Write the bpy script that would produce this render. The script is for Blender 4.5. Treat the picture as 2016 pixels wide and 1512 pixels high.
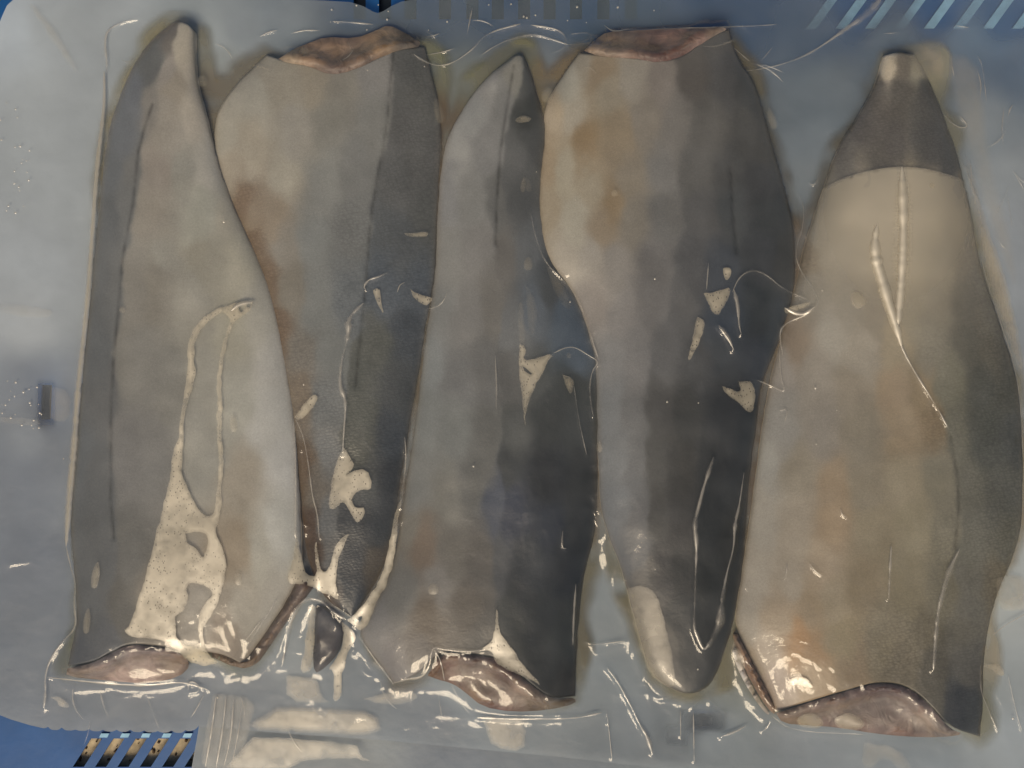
import bpy, bmesh, math, random
import numpy as np
from mathutils import Vector
from mathutils.geometry import delaunay_2d_cdt
random.seed(7); np.random.seed(7)
scene = bpy.context.scene
for o in list(bpy.data.objects): bpy.data.objects.remove(o)
COL = scene.collection

# ---------------------------------------------------------------- camera, sky, sun, exposure
S = 0.0002          # metres per photograph pixel on the bag's back film (z = 0)
HC = 0.5            # camera height above the back film
cam = bpy.data.cameras.new('camera'); cam_o = bpy.data.objects.new('camera', cam); COL.objects.link(cam_o)
cam_o.location = (0, 0, HC); cam.sensor_fit = 'HORIZONTAL'
cam.angle = 2*math.atan(1008*S/HC); cam.clip_end = 100; cam.clip_start = 0.01
scene.camera = cam_o
SUN_ZEN, SUN_AZ = math.radians(39), math.atan2(-1.0, -0.30)
sd = Vector((math.cos(SUN_AZ)*math.sin(SUN_ZEN), math.sin(SUN_AZ)*math.sin(SUN_ZEN), math.cos(SUN_ZEN)))
w = bpy.data.worlds.new('World'); scene.world = w; w.use_nodes = True
sky = w.node_tree.nodes.new('ShaderNodeTexSky'); sky.sky_type = 'NISHITA'; sky.sun_disc = False
sky.sun_elevation = math.pi/2 - SUN_ZEN; sky.sun_rotation = math.pi/2 - SUN_AZ
sky.dust_density = 4.0; sky.air_density = 1.0
bg = w.node_tree.nodes['Background']; bg.inputs['Strength'].default_value = 0.045
w.node_tree.links.new(sky.outputs[0], bg.inputs[0])
sun = bpy.data.lights.new('sun', 'SUN'); sun.energy = 1.5; sun.angle = math.radians(24); sun.color = (1.0, 0.82, 0.58)
sun_o = bpy.data.objects.new('sun', sun); COL.objects.link(sun_o); sun_o.rotation_euler = sd.to_track_quat('Z', 'Y').to_euler()
scene.view_settings.view_transform = 'Standard'; scene.view_settings.look = 'None'
scene.view_settings.exposure = 0.36; scene.view_settings.gamma = 1.0
scene.cycles.max_bounces = 10; scene.cycles.transparent_max_bounces = 24
scene.cycles.use_denoising = True

# ---------------------------------------------------------------- helpers
def lin(c):
    c = np.asarray(c, float)/255.0
    return np.where(c <= 0.04045, c/12.92, ((c+0.055)/1.055)**2.4)
def W3(px, py, z):
    """a point of the pack at height z that the photograph shows at (px, py)"""
    k = (HC-z)/HC*S
    return np.stack([(np.asarray(px)-1008)*k, -(np.asarray(py)-756)*k, np.broadcast_to(z, np.shape(px))], -1)
def resample(p, n, smooth=2):
    p = np.asarray(p, float)
    for _ in range(smooth):
        q = np.empty((2*len(p), p.shape[1])); q[0] = p[0]; q[-1] = p[-1]
        q[1:-1:2] = .75*p[:-1]+.25*p[1:]; q[2:-1:2] = .25*p[:-1]+.75*p[1:]
        p = q
    d = np.r_[0, np.cumsum(np.hypot(*np.diff(p[:, :2], axis=0).T))]
    t = np.linspace(0, d[-1], n)
    return np.stack([np.interp(t, d, p[:, k]) for k in range(p.shape[1])], -1)
def plen(p):
    p = np.asarray(p, float); return np.hypot(*np.diff(p[:, :2], axis=0).T).sum()
_N = np.random.RandomState(3).rand(256, 256)
def vnoise(x, y):
    xi = np.floor(x).astype(int); yi = np.floor(y).astype(int); fx = x-xi; fy = y-yi
    fx = fx*fx*(3-2*fx); fy = fy*fy*(3-2*fy); g = lambda a, b: _N[a % 256, b % 256]
    return (g(xi, yi)*(1-fx)+g(xi+1, yi)*fx)*(1-fy)+(g(xi, yi+1)*(1-fx)+g(xi+1, yi+1)*fx)*fy
def fbm(x, y, s, o=4):
    a = 0; t = 0; k = 1.0
    for i in range(o):
        a = a+k*(vnoise(x/s*2**i+17.3*i, y/s*2**i+5.1*i)-.5); t += k; k *= .5
    return a/t*2
def idw(pts, px, py, p=3.2, ky=1.0, div=None, soft=11):
    pts = np.asarray(pts, float); px = np.ravel(px); py = np.ravel(py); out = np.empty((len(px), pts.shape[1]-2))
    for i in range(0, len(px), 40000):
        d2 = (px[i:i+40000, None]-pts[None, :, 0])**2+(ky*(py[i:i+40000, None]-pts[None, :, 1]))**2+60
        wt = d2**(-p/2)
        if div is not None:
            dv = np.array(div, float); o_ = np.argsort(dv[:, 1]); dv = dv[o_]
            sa = np.tanh((px[i:i+40000]-np.interp(py[i:i+40000], dv[:, 1], dv[:, 0]))/soft); sb = np.tanh((pts[:, 0]-np.interp(pts[:, 1], dv[:, 1], dv[:, 0]))/soft)
            wt = wt*(.03+.97*np.exp(-(sa[:, None]-sb[None])**2/.5))
        out[i:i+40000] = wt@pts[:, 2:]/wt.sum(1, keepdims=True)
    return out
def seg_dist(px, py, poly, closed=False):
    poly = np.asarray(poly, float)[:, :2]; px = np.ravel(px); py = np.ravel(py)
    if closed: poly = np.r_[poly, poly[:1]]
    best = np.full(len(px), 1e9)
    for a, b in zip(poly[:-1], poly[1:]):
        v = b-a; L = v@v
        if L == 0: continue
        t = np.clip(((px-a[0])*v[0]+(py-a[1])*v[1])/L, 0, 1)
        best = np.minimum(best, np.hypot(px-a[0]-t*v[0], py-a[1]-t*v[1]))
    return best
def inside(px, py, poly):
    poly = np.asarray(poly, float)[:, :2]; px = np.ravel(px); py = np.ravel(py); r = np.zeros(len(px), bool)
    for (x1, y1), (x2, y2) in zip(poly, np.roll(poly, -1, 0)):
        if y1 == y2: continue
        c = ((y1 > py) != (y2 > py)) & (px < (x2-x1)*(py-y1)/(y2-y1)+x1); r ^= c
    return r
def link(name, me, mat=None, parent=None, smooth=True):
    o = bpy.data.objects.new(name, me); COL.objects.link(o)
    if mat: me.materials.append(mat)
    if parent: o.parent = parent
    if smooth: me.polygons.foreach_set('use_smooth', np.ones(len(me.polygons), bool))
    return o
def mesh(name, co, faces, mat=None, parent=None, attrs=None, smooth=True):
    me = bpy.data.meshes.new(name); co = np.asarray(co, float)
    if parent is not None: co = co-np.array(parent.location)
    if isinstance(faces, np.ndarray):
        me.vertices.add(len(co)); me.vertices.foreach_set('co', co.ravel())
        n, k = faces.shape; me.loops.add(n*k); me.polygons.add(n)
        me.loops.foreach_set('vertex_index', faces.ravel().astype(np.int32))
        me.polygons.foreach_set('loop_start', np.arange(0, n*k, k, dtype=np.int32))
        me.update(calc_edges=True)
    else:
        me.from_pydata([tuple(c) for c in co], [], [tuple(int(i) for i in f) for f in faces])
    for k, v in (attrs or {}).items():
        v = np.asarray(v, float)
        if v.ndim == 2:
            a = me.attributes.new(k, 'FLOAT_COLOR', 'POINT'); a.data.foreach_set('color', np.c_[v, np.ones(len(v))].ravel())
        else:
            a = me.attributes.new(k, 'FLOAT', 'POINT'); a.data.foreach_set('value', v)
    me.validate(); me.update()
    return link(name, me, mat, parent, smooth)
def grid_faces(nr, nc):
    i = np.arange(nr-1)[:, None]*nc+np.arange(nc-1)[None]; i = i.ravel()
    return np.stack([i, i+nc, i+nc+1, i+1], -1)
def thing(name, label, cat, loc=(0, 0, 0), group=None):
    o = bpy.data.objects.new(name, None); COL.objects.link(o); o.location = loc; o.empty_display_size = .01
    o['label'] = label; o['category'] = cat
    if group: o['group'] = group
    return o

# ---------------------------------------------------------------- materials
def new_mat(name):
    m = bpy.data.materials.new(name); m.use_nodes = True; nt = m.node_tree; nt.nodes.clear()
    out = nt.nodes.new('ShaderNodeOutputMaterial'); return m, nt, out
def nd(nt, t, **kw):
    n = nt.nodes.new(t)
    for k, v in kw.items():
        if k in n.inputs: n.inputs[k].default_value = v
        else: setattr(n, k, v)
    return n
def skin_mat():
    m, nt, out = new_mat('fish_skin'); L = nt.links.new
    col = nd(nt, 'ShaderNodeAttribute', attribute_name='Col'); sc = nd(nt, 'ShaderNodeAttribute', attribute_name='scales')
    tc = nd(nt, 'ShaderNodeTexCoord')
    n1 = nd(nt, 'ShaderNodeTexNoise', Scale=90.0, Detail=6.0, Roughness=.62); L(tc.outputs['Object'], n1.inputs['Vector'])
    n2 = nd(nt, 'ShaderNodeTexNoise', Scale=1500.0, Detail=3.0); L(tc.outputs['Object'], n2.inputs['Vector'])
    mp = nd(nt, 'ShaderNodeMapping'); mp.inputs['Scale'].default_value = (640, 1020, 100); mp.inputs['Rotation'].default_value = (0, 0, -.25)
    L(tc.outputs['Object'], mp.inputs['Vector'])
    vo = nd(nt, 'ShaderNodeTexVoronoi', feature='F1', Scale=1.0); vo.inputs['Randomness'].default_value = .62
    nw = nd(nt, 'ShaderNodeTexNoise', Scale=70.0, Detail=2.0); L(tc.outputs['Object'], nw.inputs['Vector'])
    ws = nd(nt, 'ShaderNodeVectorMath', operation='SCALE'); ws.inputs['Scale'].default_value = 3.2; L(nw.outputs['Color'], ws.inputs[0])
    wa = nd(nt, 'ShaderNodeVectorMath', operation='ADD'); L(mp.outputs[0], wa.inputs[0]); L(ws.outputs[0], wa.inputs[1]); L(wa.outputs[0], vo.inputs['Vector'])
    mr = nd(nt, 'ShaderNodeMapRange'); mr.inputs['From Min'].default_value = .25; mr.inputs['From Max'].default_value = .75
    mr.inputs['To Min'].default_value = .90; mr.inputs['To Max'].default_value = 1.09; L(n1.outputs[0], mr.inputs[0])
    mr2 = nd(nt, 'ShaderNodeMapRange'); mr2.inputs['From Min'].default_value = .3; mr2.inputs['From Max'].default_value = .7
    mr2.inputs['To Min'].default_value = .92; mr2.inputs['To Max'].default_value = 1.08; L(n2.outputs[0], mr2.inputs[0])
    sm = nd(nt, 'ShaderNodeMath', operation='MULTIPLY'); L(vo.outputs['Distance'], sm.inputs[0]); L(sc.outputs['Fac'], sm.inputs[1])
    c0 = nd(nt, 'ShaderNodeMath', operation='SUBTRACT'); L(vo.outputs['Distance'], c0.inputs[0]); c0.inputs[1].default_value = .38
    c1 = nd(nt, 'ShaderNodeMath', operation='MULTIPLY'); L(c0.outputs[0], c1.inputs[0]); L(sc.outputs['Fac'], c1.inputs[1])
    dk = nd(nt, 'ShaderNodeMath', operation='MULTIPLY_ADD'); L(c1.outputs[0], dk.inputs[0]); dk.inputs[1].default_value = -.42; dk.inputs[2].default_value = 1.0
    a = nd(nt, 'ShaderNodeMath', operation='MULTIPLY'); L(mr.outputs[0], a.inputs[0]); L(mr2.outputs[0], a.inputs[1])
    b = nd(nt, 'ShaderNodeMath', operation='MULTIPLY'); L(a.outputs[0], b.inputs[0]); L(dk.outputs[0], b.inputs[1])
    v = nd(nt, 'ShaderNodeVectorMath', operation='SCALE'); L(col.outputs['Color'], v.inputs[0]); L(b.outputs[0], v.inputs['Scale'])
    bp = nd(nt, 'ShaderNodeBump', Strength=.24, Distance=.0003); bp.invert = True; L(sm.outputs[0], bp.inputs['Height'])
    bp2 = nd(nt, 'ShaderNodeBump', Strength=.16, Distance=.002); L(n1.outputs[0], bp2.inputs['Height']); L(bp.outputs[0], bp2.inputs['Normal'])
    p = nd(nt, 'ShaderNodeBsdfPrincipled', Roughness=.34); L(v.outputs[0], p.inputs['Base Color']); L(bp2.outputs[0], p.inputs['Normal'])
    p.inputs['Specular IOR Level'].default_value = .4
    L(p.outputs[0], out.inputs[0]); return m
def flesh_mat():
    m, nt, out = new_mat('wet_flesh'); L = nt.links.new
    col = nd(nt, 'ShaderNodeAttribute', attribute_name='Col'); tc = nd(nt, 'ShaderNodeTexCoord')
    n1 = nd(nt, 'ShaderNodeTexNoise', Scale=140.0, Detail=6.0, Distortion=1.2); L(tc.outputs['Object'], n1.inputs['Vector'])
    mr = nd(nt, 'ShaderNodeMapRange'); mr.inputs['From Min'].default_value = .3; mr.inputs['From Max'].default_value = .7
    mr.inputs['To Min'].default_value = .62; mr.inputs['To Max'].default_value = 1.3; L(n1.outputs[0], mr.inputs[0])
    v = nd(nt, 'ShaderNodeVectorMath', operation='SCALE'); L(col.outputs['Color'], v.inputs[0]); L(mr.outputs[0], v.inputs['Scale'])
    bp = nd(nt, 'ShaderNodeBump', Strength=.6, Distance=.002); L(n1.outputs[0], bp.inputs['Height'])
    p = nd(nt, 'ShaderNodeBsdfPrincipled', Roughness=.45); L(v.outputs[0], p.inputs['Base Color']); L(bp.outputs[0], p.inputs['Normal'])
    L(p.outputs[0], out.inputs[0]); return m
def clear_film_mat():
    m, nt, out = new_mat('clear_vacuum_film'); L = nt.links.new
    tc = nd(nt, 'ShaderNodeTexCoord')
    n1 = nd(nt, 'ShaderNodeTexNoise', Scale=55.0, Detail=3.0); L(tc.outputs['Object'], n1.inputs['Vector'])
    n2 = nd(nt, 'ShaderNodeTexNoise', Scale=420.0, Detail=3.0, Distortion=.8); L(tc.outputs['Object'], n2.inputs['Vector'])
    b1 = nd(nt, 'ShaderNodeBump', Strength=.15, Distance=.003); L(n1.outputs[0], b1.inputs['Height'])
    b2 = nd(nt, 'ShaderNodeBump', Strength=.10, Distance=.0006); L(n2.outputs[0], b2.inputs['Height']); L(b1.outputs[0], b2.inputs['Normal'])
    tr = nd(nt, 'ShaderNodeBsdfTransparent'); gl = nd(nt, 'ShaderNodeBsdfGlossy', Roughness=.07); L(b2.outputs[0], gl.inputs['Normal'])
    lw = nd(nt, 'ShaderNodeLayerWeight', Blend=.5); L(b2.outputs[0], lw.inputs['Normal'])   # Schlick: the same from both sides of a thin film
    pw = nd(nt, 'ShaderNodeMath', operation='POWER'); L(lw.outputs['Facing'], pw.inputs[0]); pw.inputs[1].default_value = 5.0
    fr = nd(nt, 'ShaderNodeMath', operation='MULTIPLY_ADD'); L(pw.outputs[0], fr.inputs[0]); fr.inputs[1].default_value = .9; fr.inputs[2].default_value = .042
    mx = nd(nt, 'ShaderNodeMixShader'); L(fr.outputs[0], mx.inputs[0]); L(tr.outputs[0], mx.inputs[1]); L(gl.outputs[0], mx.inputs[2])
    df = nd(nt, 'ShaderNodeBsdfDiffuse'); df.inputs['Color'].default_value = (.62, .65, .66, 1)
    hz = nd(nt, 'ShaderNodeMapRange'); hz.inputs['From Min'].default_value = .3; hz.inputs['From Max'].default_value = .75
    hz.inputs['To Min'].default_value = .02; hz.inputs['To Max'].default_value = .075; L(n1.outputs[0], hz.inputs[0])
    m2 = nd(nt, 'ShaderNodeMixShader'); L(hz.outputs[0], m2.inputs[0]); L(mx.outputs[0], m2.inputs[1]); L(df.outputs[0], m2.inputs[2])
    L(m2.outputs[0], out.inputs[0]); return m
def pale_film_mat(name, gloss, rough, diffuse, specks):
    """film with painted glare: a cream colour imitates reflected light, plus some gloss"""
    m, nt, out = new_mat(name); L = nt.links.new
    tc = nd(nt, 'ShaderNodeTexCoord'); al = nd(nt, 'ShaderNodeAttribute', attribute_name='paleness')
    n1 = nd(nt, 'ShaderNodeTexNoise', Scale=260.0, Detail=4.0); L(tc.outputs['Object'], n1.inputs['Vector'])
    bp = nd(nt, 'ShaderNodeBump', Strength=.15, Distance=.0006); L(n1.outputs[0], bp.inputs['Height'])
    gl = nd(nt, 'ShaderNodeBsdfGlossy', Roughness=rough); L(bp.outputs[0], gl.inputs['Normal'])
    df = nd(nt, 'ShaderNodeBsdfDiffuse'); df.inputs['Color'].default_value = (.84, .74, .51, 1)
    ad = nd(nt, 'ShaderNodeMixShader', Fac=diffuse/(gloss+diffuse)); L(gl.outputs[0], ad.inputs[1]); L(df.outputs[0], ad.inputs[2])
    tr = nd(nt, 'ShaderNodeBsdfTransparent')
    f = nd(nt, 'ShaderNodeMath', operation='MULTIPLY'); L(al.outputs['Fac'], f.inputs[0]); f.inputs[1].default_value = gloss+diffuse
    last = f
    if specks:
        mp = nd(nt, 'ShaderNodeMapping'); mp.inputs['Scale'].default_value = (950, 700, 300); L(tc.outputs['Object'], mp.inputs['Vector'])
        vo = nd(nt, 'ShaderNodeTexVoronoi', Scale=1.0); L(mp.outputs[0], vo.inputs['Vector'])
        sp = nd(nt, 'ShaderNodeMapRange'); sp.inputs['From Min'].default_value = .14; sp.inputs['From Max'].default_value = .27
        sp.inputs['To Min'].default_value = .35; sp.inputs['To Max'].default_value = 1.0; L(vo.outputs['Distance'], sp.inputs[0])
        n3 = nd(nt, 'ShaderNodeTexNoise', Scale=120.0); L(tc.outputs['Object'], n3.inputs['Vector'])
        g = nd(nt, 'ShaderNodeMapRange'); g.inputs['From Min'].default_value = .42; g.inputs['From Max'].default_value = .5; L(n3.outputs[0], g.inputs[0])
        h = nd(nt, 'ShaderNodeMath', operation='MAXIMUM'); L(sp.outputs[0], h.inputs[0]); 
        inv = nd(nt, 'ShaderNodeMath', operation='SUBTRACT'); inv.inputs[0].default_value = 1.0; L(g.outputs[0], inv.inputs[1]); L(inv.outputs[0], h.inputs[1])
        q = nd(nt, 'ShaderNodeMath', operation='MULTIPLY'); L(f.outputs[0], q.inputs[0]); L(h.outputs[0], q.inputs[1]); last = q
    mx = nd(nt, 'ShaderNodeMixShader'); L(last.outputs[0], mx.inputs[0]); L(tr.outputs[0], mx.inputs[1]); L(ad.outputs[0], mx.inputs[2])
    L(mx.outputs[0], out.inputs[0]); return m
def milky_mat(name, rough=.35, spec=.5):
    m, nt, out = new_mat(name); L = nt.links.new
    col = nd(nt, 'ShaderNodeAttribute', attribute_name='Col'); al = nd(nt, 'ShaderNodeAttribute', attribute_name='milk'); tc = nd(nt, 'ShaderNodeTexCoord')
    n1 = nd(nt, 'ShaderNodeTexNoise', Scale=45.0, Detail=5.0); L(tc.outputs['Object'], n1.inputs['Vector'])
    mr = nd(nt, 'ShaderNodeMapRange'); mr.inputs['From Min'].default_value = .25; mr.inputs['From Max'].default_value = .75
    mr.inputs['To Min'].default_value = .9; mr.inputs['To Max'].default_value = 1.1; L(n1.outputs[0], mr.inputs[0])
    v = nd(nt, 'ShaderNodeVectorMath', operation='SCALE'); L(col.outputs['Color'], v.inputs[0]); L(mr.outputs[0], v.inputs['Scale'])
    bp = nd(nt, 'ShaderNodeBump', Strength=.2, Distance=.003); L(n1.outputs[0], bp.inputs['Height'])
    p = nd(nt, 'ShaderNodeBsdfPrincipled', Roughness=rough); L(v.outputs[0], p.inputs['Base Color']); L(al.outputs['Fac'], p.inputs['Alpha']); L(bp.outputs[0], p.inputs['Normal'])
    p.inputs['Specular IOR Level'].default_value = spec
    L(p.outputs[0], out.inputs[0]); return m
def plain_mat(name, rgb, rough=.5, var=.15, scale=60., bump=0.2):
    m, nt, out = new_mat(name); L = nt.links.new; tc = nd(nt, 'ShaderNodeTexCoord')
    n1 = nd(nt, 'ShaderNodeTexNoise', Scale=scale, Detail=5.0); L(tc.outputs['Object'], n1.inputs['Vector'])
    mr = nd(nt, 'ShaderNodeMapRange'); mr.inputs['From Min'].default_value = .25; mr.inputs['From Max'].default_value = .75
    mr.inputs['To Min'].default_value = 1-var; mr.inputs['To Max'].default_value = 1+var; L(n1.outputs[0], mr.inputs[0])
    c = nd(nt, 'ShaderNodeRGB'); c.outputs[0].default_value = (*lin(rgb), 1)
    v = nd(nt, 'ShaderNodeVectorMath', operation='SCALE'); L(c.outputs[0], v.inputs[0]); L(mr.outputs[0], v.inputs['Scale'])
    bp = nd(nt, 'ShaderNodeBump', Strength=bump, Distance=.001); L(n1.outputs[0], bp.inputs['Height'])
    p = nd(nt, 'ShaderNodeBsdfPrincipled', Roughness=rough); L(v.outputs[0], p.inputs['Base Color']); L(bp.outputs[0], p.inputs['Normal'])
    L(p.outputs[0], out.inputs[0]); return m
M_SKIN, M_FLESH, M_FILM = skin_mat(), flesh_mat(), clear_film_mat()
M_GLARE = pale_film_mat('painted_glare_film', .28, .38, .56, True)  # film glare painted as cream patches
M_SHEEN = pale_film_mat('painted_sheen_haze', .20, .42, .34, False)  # soft sheen and haze painted as thin cream film
M_CREASE = pale_film_mat('crease_highlight_film', .40, .36, .34, False)  # crease highlights painted in as cream
M_GLINT = pale_film_mat('painted_glint_film', .40, .60, .58, False)  # sun glints painted as nearly opaque cream
M_BUBBLE = pale_film_mat('bubble_film', .15, .3, .30, False)
M_MILK, M_JUICE = milky_mat('milky_back_film'), milky_mat('fish_juice', .2, .5)
M_BLUE = plain_mat('blue_crate_plastic', (30, 92, 156), .4, .12)
M_PALE = plain_mat('pale_blue_plastic', (160, 212, 242), .45, .2, 200.)  # lighter blue for the raised ribs
M_DARK = plain_mat('painted_slot_shade', (14, 34, 52), .6, .1)  # dark copy of the crate blue, slot shade in its colour
M_GROUND = plain_mat('sandy_ground', (214, 198, 168), .9, .35, 300., .6)
M_STONE = plain_mat('brown_pebble', (96, 76, 58), .8, .4, 250.)

ALB = np.array([1.30, 1.41, 1.52]); LIFT = np.array([.018, .019, .022])          # photograph tone -> base colour
def alb(c, sat=.72, gain=1.07, paleness=1):
    c = np.asarray(c, float); g = c.mean(-1, keepdims=True); c = (g+(c-g)*sat)*gain+paleness
    return np.clip((lin(np.clip(c, 0, 255))-LIFT)*ALB, .006, .8)
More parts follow.
